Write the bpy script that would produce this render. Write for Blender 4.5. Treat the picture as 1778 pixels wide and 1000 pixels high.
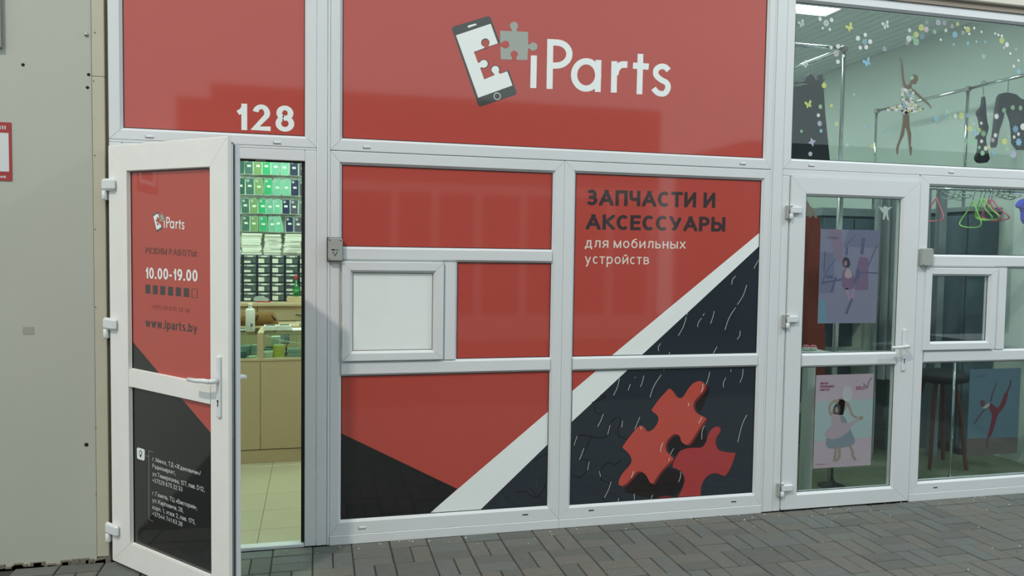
import bpy, math, random
from mathutils import Vector, Matrix
from mathutils.geometry import tessellate_polygon

for o in list(bpy.data.objects):
    bpy.data.objects.remove(o, do_unlink=True)
SC = bpy.context.scene
COL = SC.collection
random.seed(7)

# ------------------------------------------------------------------ camera
F, YAW, PIT, ROL = 1360.0, 0.245697, -0.048812, 0.014647     # focal length in pixels of a 1778 wide frame
CAM = Vector((0, -4.2, 1.581))
_f = Vector((math.sin(YAW)*math.cos(PIT), math.cos(YAW)*math.cos(PIT), math.sin(PIT)))
_r = Vector((math.cos(YAW), -math.sin(YAW), 0))
_u = _r.cross(_f)
_r, _u = _r*math.cos(ROL)+_u*math.sin(ROL), _u*math.cos(ROL)-_r*math.sin(ROL)
cd = bpy.data.cameras.new('camera')
cam = bpy.data.objects.new('camera', cd); COL.objects.link(cam)
cd.sensor_fit = 'HORIZONTAL'; cd.sensor_width = 36; cd.lens = F/1778*36
cd.clip_start = 0.05; cd.clip_end = 200
m = Matrix((_r, _u, -_f)).transposed().to_4x4(); m.translation = CAM
cam.matrix_world = m
SC.camera = cam

# ------------------------------------------------------------------ sky, lamps, exposure
SC.view_settings.view_transform = 'Standard'
SC.view_settings.look = 'None'
SC.view_settings.gamma = 1.0
SC.view_settings.use_curve_mapping = False
SC.view_settings.exposure = -0.22
w = bpy.data.worlds.new('overcast'); SC.world = w; w.use_nodes = True
bg = w.node_tree.nodes['Background']
bg.inputs[0].default_value = (0.83, 0.96, 1.0, 1); bg.inputs[1].default_value = 1.05

def disk_light(name, loc, target, power, size, color):
    l = bpy.data.lights.new(name, 'AREA'); l.shape = 'DISK'; l.size = size; l.energy = power; l.color = color
    o = bpy.data.objects.new(name, l); COL.objects.link(o); o.location = loc
    o.rotation_euler = (Vector(target)-Vector(loc)).to_track_quat('-Z', 'Y').to_euler()
    return o
LAMP_L = (-5.7, -7.7, 11.7); LAMP_R = (5.6, -2.6, 5.0)
disk_light('street_light', LAMP_L, (0, -0.5, 0.6), 1250, 0.45, (1.0, 0.91, 0.78))
disk_light('street_light', LAMP_R, (3.6, -0.5, 0.6), 75, 0.22, (0.92, 0.97, 1.0))

# pixel of the photograph -> point on the plane y = Y, or on the plane z = Z
def ray(px, py): return _f+_r*((px-889)/F)+_u*((500-py)/F)
def P(px, py, Y=0.0):
    d = ray(px, py); return CAM+d*((Y-CAM.y)/d.y)

# ------------------------------------------------------------------ mesh helpers
class MB:
    def __init__(s): s.v = []; s.f = []; s.m = []
    def add(s, vs, fs, mi=0):
        n = len(s.v); s.v += [tuple(p) for p in vs]; s.f += [tuple(i+n for i in f) for f in fs]; s.m += [mi]*len(fs)
    def box(s, a, b, mi=0):
        (x0, y0, z0), (x1, y1, z1) = a, b
        if x0 > x1: x0, x1 = x1, x0
        if y0 > y1: y0, y1 = y1, y0
        if z0 > z1: z0, z1 = z1, z0
        s.add([(x0,y0,z0),(x1,y0,z0),(x1,y1,z0),(x0,y1,z0),(x0,y0,z1),(x1,y0,z1),(x1,y1,z1),(x0,y1,z1)],
              [(0,3,2,1),(4,5,6,7),(0,1,5,4),(1,2,6,5),(2,3,7,6),(3,0,4,7)], mi)
    def bbox(s, a, b, c=0.004, mi=0):
        """box with chamfered edges"""
        (x0, y0, z0), (x1, y1, z1) = a, b
        if x0 > x1: x0, x1 = x1, x0
        if y0 > y1: y0, y1 = y1, y0
        if z0 > z1: z0, z1 = z1, z0
        c = min(c, (x1-x0)*.45, (y1-y0)*.45, (z1-z0)*.45)
        X, Y, Z = (x0, x1), (y0, y1), (z0, z1); vs = []; idx = {}
        for i in (0, 1):
            for j in (0, 1):
                for k in (0, 1):
                    sx, sy, sz = (c, -c)[i], (c, -c)[j], (c, -c)[k]
                    for ax, p in (('x', (X[i], Y[j]+sy, Z[k]+sz)), ('y', (X[i]+sx, Y[j], Z[k]+sz)), ('z', (X[i]+sx, Y[j]+sy, Z[k]))):
                        idx[(i, j, k, ax)] = len(vs); vs.append(p)
        g = lambda i, j, k, a: idx[(i, j, k, a)]
        fs = []
        for i in (0, 1):
            q = [g(i,0,0,'x'), g(i,1,0,'x'), g(i,1,1,'x'), g(i,0,1,'x')]; fs.append(q if i else q[::-1])
            q = [g(0,i,0,'y'), g(0,i,1,'y'), g(1,i,1,'y'), g(1,i,0,'y')]; fs.append(q if i else q[::-1])
            q = [g(0,0,i,'z'), g(1,0,i,'z'), g(1,1,i,'z'), g(0,1,i,'z')]; fs.append(q if i else q[::-1])
        for a in (0, 1):
            for b_ in (0, 1):
                q = [g(a,b_,0,'x'), g(a,b_,1,'x'), g(a,b_,1,'y'), g(a,b_,0,'y')]; fs.append(q if a == b_ else q[::-1])
                q = [g(a,0,b_,'x'), g(a,0,b_,'z'), g(a,1,b_,'z'), g(a,1,b_,'x')]; fs.append(q if a == b_ else q[::-1])
                q = [g(0,a,b_,'y'), g(1,a,b_,'y'), g(1,a,b_,'z'), g(0,a,b_,'z')]; fs.append(q if a == b_ else q[::-1])
        for i in (0, 1):
            for j in (0, 1):
                for k in (0, 1):
                    q = [g(i,j,k,'x'), g(i,j,k,'y'), g(i,j,k,'z')]
                    fs.append(q if (i+j+k) % 2 else q[::-1])
        s.add(vs, fs, mi)
    def poly(s, pts, f, mi=0):
        """flat polygon: pts 2-D, f maps (a,b) -> 3-D"""
        tri = tessellate_polygon([[Vector((p[0], p[1], 0)) for p in pts]])
        s.add([f(*p) for p in pts], tri, mi)
    def prism(s, pts, f0, f1, mi=0):
        """solid between polygon mapped by f0 (front) and f1 (back)"""
        n = len(pts); tri = tessellate_polygon([[Vector((p[0], p[1], 0)) for p in pts]])
        vs = [f0(*p) for p in pts]+[f1(*p) for p in pts]
        fs = [tuple(t) for t in tri]+[tuple(i+n for i in t[::-1]) for t in tri]
        fs += [(i, (i+1) % n, (i+1) % n+n, i+n) for i in range(n)]
        s.add(vs, fs, mi)
    def tube(s, pts, r, n=10, mi=0, cap=True):
        pts = [Vector(p) for p in pts]; N = len(pts); rr = r if isinstance(r, (list, tuple)) else [r]*N
        rings = []; up = None
        for i, p in enumerate(pts):
            t = (pts[min(i+1, N-1)]-pts[max(i-1, 0)]).normalized()
            if up is None: up = Vector((0, 0, 1)) if abs(t.z) < .9 else Vector((1, 0, 0))
            a = t.cross(up).normalized(); b = a.cross(t).normalized(); up = b
            rings.append([p+(a*math.cos(2*math.pi*k/n)+b*math.sin(2*math.pi*k/n))*rr[i] for k in range(n)])
        vs = [v for q in rings for v in q]; fs = []
        for i in range(N-1):
            for k in range(n):
                fs.append((i*n+k, i*n+(k+1) % n, (i+1)*n+(k+1) % n, (i+1)*n+k))
        if cap: fs += [tuple(range(n))[::-1], tuple((N-1)*n+k for k in range(n))]
        s.add(vs, fs, mi)
    def lathe(s, prof, c, n=20, mi=0):
        vs = []; fs = []; N = len(prof)
        for r, z in prof:
            for k in range(n):
                a = 2*math.pi*k/n; vs.append((c[0]+r*math.cos(a), c[1]+r*math.sin(a), c[2]+z))
        for i in range(N-1):
            for k in range(n):
                fs.append((i*n+k, i*n+(k+1) % n, (i+1)*n+(k+1) % n, (i+1)*n+k))
        fs += [tuple(range(n))[::-1], tuple((N-1)*n+k for k in range(n))]
        s.add(vs, fs, mi)
    def mesh(s, name, mats, smooth=False):
        me = bpy.data.meshes.new(name); me.from_pydata(s.v, [], s.f)
        for mt in (mats if isinstance(mats, (list, tuple)) else [mats]): me.materials.append(mt)
        for p, mi in zip(me.polygons, s.m):
            p.material_index = mi; p.use_smooth = smooth
        me.update(); return me
    def obj(s, name, mats, parent=None, smooth=False):
        return link(name, s.mesh(name, mats, smooth), parent)
def link(name, me, parent=None, loc=None):
    o = bpy.data.objects.new(name, me); COL.objects.link(o)
    if parent: o.parent = parent
    if loc: o.location = loc
    return o
def box(name, a, b, mt, parent=None, c=0.0):
    q = MB(); (q.bbox(a, b, c) if c else q.box(a, b)); return q.obj(name, mt, parent)
def empty(name, loc=(0, 0, 0), parent=None):
    o = bpy.data.objects.new(name, None); COL.objects.link(o); o.location = loc; o.empty_display_size = .1
    if parent: o.parent = parent
    return o
def tag(o, label, cat, group=None):
    o['label'] = label; o['category'] = cat
    if group: o['group'] = group
    return o
def struct(o, label=None):
    o['kind'] = 'structure'
    if label: o['label'] = label
    return o
def stuff(o): o['kind'] = 'stuff'; return o
ORD = ['first', 'second', 'third', 'fourth', 'fifth', 'sixth', 'seventh', 'eighth', 'ninth', 'tenth', 'eleventh', 'twelfth']

# ------------------------------------------------------------------ materials
def srgb(r, g, b):
    f = lambda c: (c/255/12.92) if c/255 <= .04045 else ((c/255+.055)/1.055)**2.4
    return (f(r), f(g), f(b), 1)
def mat(name, col, rough=.5, metal=0, coat=0, coat_rough=.05, var=.06, scale=6.0, bump=0, emit=None, spec=.5, bscale=80, coat_ior=1.5):
    mt = bpy.data.materials.new(name); mt.use_nodes = True; nt = mt.node_tree; b = nt.nodes['Principled BSDF']
    b.inputs['Roughness'].default_value = rough; b.inputs['Metallic'].default_value = metal
    b.inputs['Coat Weight'].default_value = coat; b.inputs['Coat Roughness'].default_value = coat_rough
    b.inputs['Specular IOR Level'].default_value = spec
    if coat: b.inputs['Coat IOR'].default_value = coat_ior
    c = col if len(col) == 4 else (*col, 1)
    tc = nt.nodes.new('ShaderNodeTexCoord')
    if var:
        n = nt.nodes.new('ShaderNodeTexNoise'); n.inputs['Scale'].default_value = scale; n.inputs['Detail'].default_value = 5
        nt.links.new(tc.outputs['Object'], n.inputs['Vector'])
        mx = nt.nodes.new('ShaderNodeMix'); mx.data_type = 'RGBA'
        mx.inputs['A'].default_value = tuple(max(0, x*(1-var)) for x in c[:3])+(1,)
        mx.inputs['B'].default_value = tuple(min(1, x*(1+var)) for x in c[:3])+(1,)
        nt.links.new(n.outputs['Fac'], mx.inputs['Factor']); nt.links.new(mx.outputs['Result'], b.inputs['Base Color'])
    else: b.inputs['Base Color'].default_value = c
    if bump:
        n2 = nt.nodes.new('ShaderNodeTexNoise'); n2.inputs['Scale'].default_value = bscale; n2.inputs['Detail'].default_value = 4
        nt.links.new(tc.outputs['Object'], n2.inputs['Vector'])
        bp = nt.nodes.new('ShaderNodeBump'); bp.inputs['Strength'].default_value = bump; bp.inputs['Distance'].default_value = .004
        nt.links.new(n2.outputs['Fac'], bp.inputs['Height']); nt.links.new(bp.outputs['Normal'], b.inputs['Normal'])
    if emit:
        b.inputs['Emission Color'].default_value = (*emit[0], 1); b.inputs['Emission Strength'].default_value = emit[1]
    return mt
def glassmat(name, tint, refl_rough=.0):
    mt = bpy.data.materials.new(name); mt.use_nodes = True; nt = mt.node_tree; nt.nodes.clear()
    out = nt.nodes.new('ShaderNodeOutputMaterial'); mix = nt.nodes.new('ShaderNodeMixShader')
    tr = nt.nodes.new('ShaderNodeBsdfTransparent'); tr.inputs[0].default_value = (*tint, 1)
    gl = nt.nodes.new('ShaderNodeBsdfGlossy'); gl.inputs['Roughness'].default_value = refl_rough
    lw = nt.nodes.new('ShaderNodeLayerWeight'); lw.inputs[0].default_value = .5
    pw = nt.nodes.new('ShaderNodeMath'); pw.operation = 'POWER'; pw.inputs[1].default_value = 5
    fr = nt.nodes.new('ShaderNodeMath'); fr.operation = 'MULTIPLY_ADD'; fr.inputs[1].default_value = .93; fr.inputs[2].default_value = .065
    nt.links.new(lw.outputs['Facing'], pw.inputs[0]); nt.links.new(pw.outputs[0], fr.inputs[0])
    nt.links.new(fr.outputs[0], mix.inputs[0]); nt.links.new(tr.outputs[0], mix.inputs[1]); nt.links.new(gl.outputs[0], mix.inputs[2])
    nt.links.new(mix.outputs[0], out.inputs[0]); return mt
def veil(name, col, alpha):
    """printed film that lets some light through"""
    mt = bpy.data.materials.new(name); mt.use_nodes = True; nt = mt.node_tree; b = nt.nodes['Principled BSDF']
    b.inputs['Base Color'].default_value = (*col[:3], 1); b.inputs['Roughness'].default_value = .5; b.inputs['Alpha'].default_value = alpha
    return mt
M = {}
M['pvc'] = mat('white_pvc', srgb(223, 227, 229), .38, var=.035, scale=3)
M['pvc_leaf_lit'] = mat('white_pvc_lit', srgb(238, 237, 232), .45, var=.05, scale=9)  # leaf white raised above the frame's in place of more lamp light
M['gasket'] = mat('black_rubber', (.012, .014, .014), .7)
M['gap'] = mat('dirty_sealant', srgb(120, 112, 92), .8, var=.25, scale=30)
FILM = dict(rough=.5, coat=1, coat_rough=.05, coat_ior=1.64, spec=.2, var=.03)   # film behind glossy double glazing
M['red'] = mat('red_film', srgb(188, 76, 65), **FILM)
M['black'] = mat('black_film', srgb(24, 25, 26), **FILM)
M['navy'] = mat('dark_blue_grey_film', srgb(38, 47, 56), **FILM)
M['white'] = mat('white_film', srgb(244, 250, 248), **FILM)
M['ink'] = mat('dark_grey_film', srgb(62, 52, 54), **FILM)
M['phone'] = mat('phone_grey_film', srgb(70, 74, 70), **FILM)
M['puzzle_grey'] = mat('grey_film', srgb(164, 172, 162), **FILM)
M['ghost'] = mat('faded_dark_film', srgb(118, 52, 48), **FILM)
M['cream'] = mat('pale_print', srgb(235, 225, 215), **FILM)
M['pz_line'] = mat('puzzle_seam_print', srgb(16, 20, 25), **FILM)
M['pz_light'] = mat('puzzle_sheen_print', srgb(215, 215, 205), **FILM)
M['pz_mid'] = mat('puzzle_dark_sheen_print', srgb(52, 64, 72), **FILM)
M['pz_red1'] = mat('puzzle_red_print', srgb(196, 80, 68), **FILM)
M['pz_red2'] = mat('puzzle_deep_red_print', srgb(172, 60, 60), **FILM)
M['pz_redd'] = mat('puzzle_dark_red_print', srgb(120, 42, 40), **FILM)
M['pz_shadow'] = mat('puzzle_printed_black', srgb(28, 20, 22), **FILM)
M['glass'] = glassmat('window_glass', (.90, .95, .94))
M['cglass'] = glassmat('counter_glass', (.88, .97, .92))
M['wall_paint'] = mat('grey_wall_paint', srgb(182, 184, 173), .55, var=.05, scale=2.5, bump=.12, bscale=140)
M['trim_paint'] = mat('cream_trim_paint', srgb(192, 186, 166), .5, var=.07, scale=7)
M['hole'] = mat('dark_hole', (.01, .011, .01), .9)
M['steel'] = mat('steel', (.5, .5, .5), .3, metal=1)
M['chrome'] = mat('chrome', (.72, .75, .76), .12, metal=1, var=0)
M['grey_plastic'] = mat('grey_plastic', srgb(165, 170, 164), .5)
M['grey_metal'] = mat('grey_metal', srgb(150, 150, 146), .45, metal=.3)
M['sign_red'] = mat('sign_red', srgb(165, 52, 50), .5)
M['sign_white'] = mat('sign_white', srgb(212, 216, 216), .5)
M['sign_dark'] = mat('sign_picture', srgb(95, 88, 82), .5, var=.4, scale=40)
M['tile'] = mat('beige_floor_tile', srgb(196, 186, 160), .3, var=.05, scale=4)
M['grout'] = mat('grout', srgb(104, 98, 80), .8)
M['beech'] = mat('beige_laminate', srgb(206, 184, 150), .5, var=.05, scale=14)
M['beech_dark'] = mat('shadow_gap_laminate', srgb(120, 100, 80), .6)
M['shop_wall'] = mat('pale_shop_wall', srgb(216, 220, 212), .6)
M['ceil'] = mat('white_ceiling', srgb(216, 220, 218), .5)
M['paper'] = mat('white_card', srgb(232, 232, 224), .6, var=.05, scale=20)
M['ink_print'] = mat('black_print', srgb(50, 50, 50), .6)
M['cab'] = mat('dark_blue_cabinet', srgb(38, 48, 62), .5)
M['drawer'] = mat('smoky_drawer_front', srgb(92, 106, 110), .25, var=.35, scale=22)
M['drawer_lip'] = mat('grey_drawer_lip', srgb(140, 152, 152), .35)
M['bottle'] = mat('green_bottle_glass', srgb(14, 120, 52), .08, coat=1)
M['redcap'] = mat('red_cap', srgb(190, 45, 45), .4)
M['brown_cloth'] = mat('brown_cloth', srgb(128, 92, 50), .9, var=.25, scale=12, bump=.6, bscale=25)
M['yellow'] = mat('yellow_card', srgb(214, 196, 40), .5)
M['boxgrey'] = mat('grey_card', srgb(170, 182, 180), .5)
M['boxblue'] = mat('blue_grey_card', srgb(92, 116, 128), .5)
M['slat'] = mat('slat_white', srgb(205, 214, 210), .4)
M['wall2'] = mat('pale_green_wall', srgb(205, 219, 210), .6, var=.03)
M['floor2'] = mat('green_grey_lino', srgb(120, 130, 106), .4, var=.08, scale=5)
M['fab_black'] = mat('black_fabric', srgb(44, 48, 54), .85, var=.15, scale=30)
M['fab_navy'] = mat('slate_blue_laminate', srgb(88, 106, 116), .6, var=.1)
M['fab_grey'] = mat('grey_curtain_fabric', srgb(138, 148, 152), .85, var=.1, scale=20)
M['fab_red'] = mat('brick_red_fabric', srgb(146, 66, 52), .85, var=.15, scale=20)
M['neon_green'] = mat('neon_green_plastic', srgb(170, 235, 120), .35)
M['neon_pink'] = mat('neon_pink_plastic', srgb(250, 120, 150), .35)
M['blue'] = mat('bright_blue_fabric', srgb(40, 60, 220), .7)
M['skin'] = mat('sticker_brown', srgb(108, 98, 84), .5)
M['wood_red'] = mat('red_brown_wood', srgb(96, 52, 46), .5)
M['concrete'] = mat('concrete_bed', srgb(62, 62, 57), .9, var=.25, scale=9, bump=.4, bscale=60)
M['opp'] = mat('opposite_dark_cladding', srgb(88, 90, 92), .7)
M['opp_white'] = mat('opposite_white_trim', srgb(215, 215, 212), .6)
M['fascia'] = mat('cream_fascia', srgb(215, 209, 196), .6, var=.04)
M['fascia_shade'] = mat('brown_shadow_gap', srgb(150, 138, 124), .7)  # brown that paints in the shade of the gap under the fascia
PAVERS = [mat('paver_%s' % n, srgb(*c), .85, var=.16, scale=22, bump=.35, bscale=160) for n, c in
          (('grey', (107, 109, 103)), ('warm', (109, 108, 101)), ('cool', (104, 108, 105)), ('dark', (99, 101, 96)))]

# ------------------------------------------------------------------ flat art: strokes and a stroke alphabet
def strip(pts, w, closed=False):
    """list of quads (2-D) following a polyline with mitred joints"""
    pts = [Vector(p) for p in pts]; N = len(pts); L = []; R = []
    for i, p in enumerate(pts):
        a = pts[i]-pts[i-1] if (i > 0 or closed) else None
        b = pts[(i+1) % N]-pts[i] if (i < N-1 or closed) else None
        if a is not None and a.length < 1e-9: a = None
        if b is not None and b.length < 1e-9: b = None
        a = (a or b).normalized(); b = (b or a).normalized()
        n1 = Vector((-a.y, a.x)); n2 = Vector((-b.y, b.x)); nn = n1+n2
        if nn.length < .3: nn = n1
        nn.normalize(); k = min(1/max(.2, nn.dot(n1)), 1.8)
        L.append(p+nn*(w/2*k)); R.append(p-nn*(w/2*k))
    rng = range(N) if closed else range(N-1)
    return [[L[i], L[(i+1) % N], R[(i+1) % N], R[i]] for i in rng]
def clip(poly, ax, lim, keep_less):
    out = []; n = len(poly)
    for i in range(n):
        p, q = poly[i], poly[(i+1) % n]
        pi = (p[ax] <= lim) if keep_less else (p[ax] >= lim); qi = (q[ax] <= lim) if keep_less else (q[ax] >= lim)
        if pi: out.append(p)
        if pi != qi:
            t = (lim-p[ax])/(q[ax]-p[ax]); out.append(Vector(p)+(Vector(q)-Vector(p))*t)
    return out
def arc(cx, cy, rx, ry, a0, a1, n=None):
    n = n or max(4, int(abs(a1-a0)/15))
    return [(cx+rx*math.cos(math.radians(a0+(a1-a0)*i/n)), cy+ry*math.sin(math.radians(a0+(a1-a0)*i/n))) for i in range(n+1)]
def ell(cx, cy, rx, ry, n=20): return arc(cx, cy, rx, ry, 0, 360, n)
_three = [arc(.45, .75, .45, .25, 155, -90)+[(.32, .5)], [(.32, .52)]+arc(.47, .27, .53, .27, 90, -155)]
_six = [ell(.5, .31, .5, .31), arc(.72, .36, .72, .64, 75, 185)]
_bowl_v = [[(0, 0), (0, 1), (.5, 1)]+arc(.5, .77, .42, .23, 90, -90)+[(0, .54)], [(0, .54), (.52, .54)]+arc(.52, .27, .48, .27, 90, -90)+[(0, 0)]]
GL = {  # char: (ink width in cap heights, lower case, strokes)
 'А': (.86, 0, [[(0,0),(.5,1)],[(1,0),(.5,1)],[(.22,.3),(.78,.3)]]),
 'Б': (.68, 0, [[(.92,1),(0,1),(0,0),(.5,0)]+arc(.5,.29,.5,.29,-90,90)+[(0,.58)]]),
 'В': (.70, 0, _bowl_v),
 'Г': (.56, 0, [[(0,0),(0,1),(1,1)]]),
 'Д': (.82, 0, [[(0,-.18),(0,0),(1,0),(1,-.18)],[(.13,0),(.28,.5),(.3,1),(.85,1),(.85,0)]]),
 'Е': (.62, 0, [[(1,0),(0,0),(0,1),(1,1)],[(0,.52),(.9,.52)]]),
 'Ж': (1.05, 0, [[(.5,0),(.5,1)],[(0,1),(.5,.5)],[(1,1),(.5,.5)],[(0,0),(.5,.5)],[(1,0),(.5,.5)]]),
 'З': (.62, 0, _three),
 'И': (.74, 0, [[(0,0),(0,1)],[(1,0),(1,1)],[(0,0),(1,1)]]),
 'К': (.72, 0, [[(0,0),(0,1)],[(0,.42),(1,1)],[(.25,.56),(1,0)]]),
 'Л': (.78, 0, [[(0,0),(.16,.1),(.26,.5),(.28,1),(1,1),(1,0)]]),
 'М': (.90, 0, [[(0,0),(0,1)],[(1,0),(1,1)],[(0,1),(.5,0)],[(1,1),(.5,0)]]),
 'Н': (.72, 0, [[(0,0),(0,1)],[(1,0),(1,1)],[(0,.52),(1,.52)]]),
 'О': (.84, 0, [ell(.5,.5,.5,.5,28)]),
 'П': (.72, 0, [[(0,0),(0,1),(1,1),(1,0)]]),
 'Р': (.66, 0, [[(0,0),(0,1),(.5,1)]+arc(.5,.73,.5,.27,90,-90)+[(0,.46)]]),
 'С': (.78, 0, [arc(.5,.5,.5,.5,48,312,20)]),
 'Т': (.70, 0, [[(0,1),(1,1)],[(.5,0),(.5,1)]]),
 'У': (.76, 0, [[(0,1),(.52,.3)],[(1,1),(.55,.24),(.4,.05),(.12,0)]]),
 'Ц': (.76, 0, [[(0,1),(0,0),(1,0),(1,-.18)],[(.86,1),(.86,0)]]),
 'Ч': (.66, 0, [[(0,1),(0,.64),(.06,.5),(.22,.43),(1,.43)],[(1,0),(1,1)]]),
 'Ы': (.88, 0, [[(0,1),(0,0),(.42,0)]+arc(.42,.29,.28,.29,-90,90)+[(0,.58)],[(1,0),(1,1)]]),
 'D': (.72, 0, [[(0,0),(0,1),(.4,1)]+arc(.4,.5,.6,.5,90,-90)+[(0,0)]]),
 'S': (.66, 0, [arc(.5,.75,.5,.25,40,230)+arc(.5,.25,.5,.25,60,-145)]),
 'L': (.58, 0, [[(0,1),(0,0),(1,0)]]),
 '0': (.56, 0, [ell(.5,.5,.5,.5,24)]),
 '1': (.37, 0, [[(1,0),(1,1)],[(1,.93),(.7,.80),(.35,.72),(0,.68)]]),
 '2': (.56, 0, [arc(.5,.71,.46,.29,170,-25)+[(0,0),(1,0)]]),
 '3': (.56, 0, _three),
 '4': (.60, 0, [[(.74,0),(.74,1),(0,.28),(1,.28)]]),
 '5': (.56, 0, [[(.92,1),(.18,1),(.06,.5)]+arc(.47,.33,.53,.33,118,-150)]),
 '6': (.56, 0, _six),
 '7': (.56, 0, [[(0,1),(1,1),(.35,0)]]),
 '8': (.58, 0, [ell(.5,.755,.43,.245), ell(.5,.27,.5,.27)]),
 '9': (.56, 0, [[(1-x, 1-y) for x, y in s] for s in _six]),
 '-': (.30, 0, [[(0,.36),(1,.36)]]), '+': (.5, 0, [[(0,.45),(1,.45)],[(.5,.2),(.5,.7)]]),
 '.': (.0, 0, 'dot'), ':': (.0, 0, 'colon'), ',': (.0, 0, 'comma'), '/': (.4, 0, [[(0,0),(1,1)]]), '!': (.0, 0, [[(0,.32),(0,1)],[(0,0),(0,.04)]]),
 '«': (.42, 1, [[(.45,.85),(0,.5),(.45,.15)],[(1,.85),(.55,.5),(1,.15)]]),
 '»': (.42, 1, [[(.55,.85),(1,.5),(.55,.15)],[(0,.85),(.45,.5),(0,.15)]]),
 'а': (.50, 1, [arc(.5,.68,.48,.32,160,0)+[(.98,0)],[(.98,.58),(.42,.56)]+arc(.36,.28,.36,.28,90,270)+[(.6,.0),(.98,.28)]]),
 'б': (.56, 1, [ell(.5,.46,.5,.46),[(.95,1.38),(.45,1.25),(.12,1.0),(0,.5)]]),
 'в': (.52, 1, _bowl_v), 'г': (.40, 1, [[(0,0),(0,1),(1,1)]]),
 'д': (.62, 1, [[(0,-.25),(0,0),(1,0),(1,-.25)],[(.15,0),(.3,.5),(.32,1),(.85,1),(.85,0)]]),
 'е': (.54, 1, [[(0,.5),(1,.5)]+arc(.5,.5,.5,.5,0,315,18)]),
 'ж': (.78, 1, [[(.5,0),(.5,1)],[(0,1),(.5,.5)],[(1,1),(.5,.5)],[(0,0),(.5,.5)],[(1,0),(.5,.5)]]),
 'з': (.44, 1, _three), 'и': (.54, 1, [[(0,0),(0,1)],[(1,0),(1,1)],[(0,0),(1,1)]]),
 'й': (.54, 1, [[(0,0),(0,1)],[(1,0),(1,1)],[(0,0),(1,1)], arc(.5,1.42,.26,.18,180,360)]),
 'к': (.50, 1, [[(0,0),(0,1)],[(0,.42),(1,1)],[(.25,.56),(1,0)]]),
 'л': (.56, 1, [[(0,0),(.18,.12),(.26,.5),(.28,1),(1,1),(1,0)]]),
 'м': (.66, 1, [[(0,0),(0,1)],[(1,0),(1,1)],[(0,1),(.5,0)],[(1,1),(.5,0)]]),
 'н': (.52, 1, [[(0,0),(0,1)],[(1,0),(1,1)],[(0,.52),(1,.52)]]),
 'о': (.56, 1, [ell(.5,.5,.5,.5)]), 'п': (.52, 1, [[(0,0),(0,1),(1,1),(1,0)]]),
 'р': (.56, 1, [[(0,-.5),(0,1)], ell(.5,.5,.5,.5)]), 'с': (.52, 1, [arc(.5,.5,.5,.5,48,312,18)]),
 'т': (.48, 1, [[(0,1),(1,1)],[(.5,0),(.5,1)]]), 'у': (.54, 1, [[(0,1),(.5,0)],[(1,1),(.5,0),(.32,-.42),(.05,-.46)]]),
 'х': (.54, 1, [[(0,1),(1,0)],[(0,0),(1,1)]]), 'ч': (.48, 1, [[(0,1),(0,.64),(.06,.5),(.22,.43),(1,.43)],[(1,0),(1,1)]]),
 'ы': (.70, 1, [[(0,1),(0,0),(.42,0)]+arc(.42,.29,.28,.29,-90,90)+[(0,.58)],[(1,0),(1,1)]]),
 'ь': (.50, 1, [[(0,1),(0,0),(.5,0)]+arc(.5,.29,.5,.29,-90,90)+[(0,.58)]]),
 'э': (.52, 1, [arc(.5,.5,.5,.5,132,-132,18),[(.35,.5),(1,.5)]]),
 'я': (.52, 1, [[(1,0),(1,1),(.5,1)]+arc(.5,.72,.5,.28,90,270)+[(1,.44)],[(.5,.44),(0,0)]]),
 'w': (.78, 1, [[(0,1),(.25,0)],[(.25,0),(.5,1)],[(.5,1),(.75,0)],[(.75,0),(1,1)]]),
 'i': (.0, 1, [[(0,0),(0,1)],[(0,1.42),(0,1.46)]]), 'b': (.56, 1, [[(0,0),(0,1.42)], ell(.5,.5,.5,.5)]),
 'r': (.34, 1, [[(0,0),(0,1)],[(0,.55),(.3,.92),(1,1)]]), 't': (.36, 1, [[(.4,1.32),(.4,.14),(.6,0),(1,0)],[(0,1),(1,1)]]),
 's': (.48, 1, [arc(.5,.75,.5,.25,40,230)+arc(.5,.25,.5,.25,60,-145)]),
}
for a_, b_ in zip('EKMHOPCTacepy', 'ЕКМНОРСТасеру'): GL[a_] = GL[b_]
GL['o'] = GL['о']; GL['G'] = GL['С']; GL['h'] = (.5, 1, [[(0,0),(0,1.4)],[(0,.6),(.3,1),(.8,1),(1,.7),(1,0)]]); GL['k'] = GL['к']
XH = .73
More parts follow.
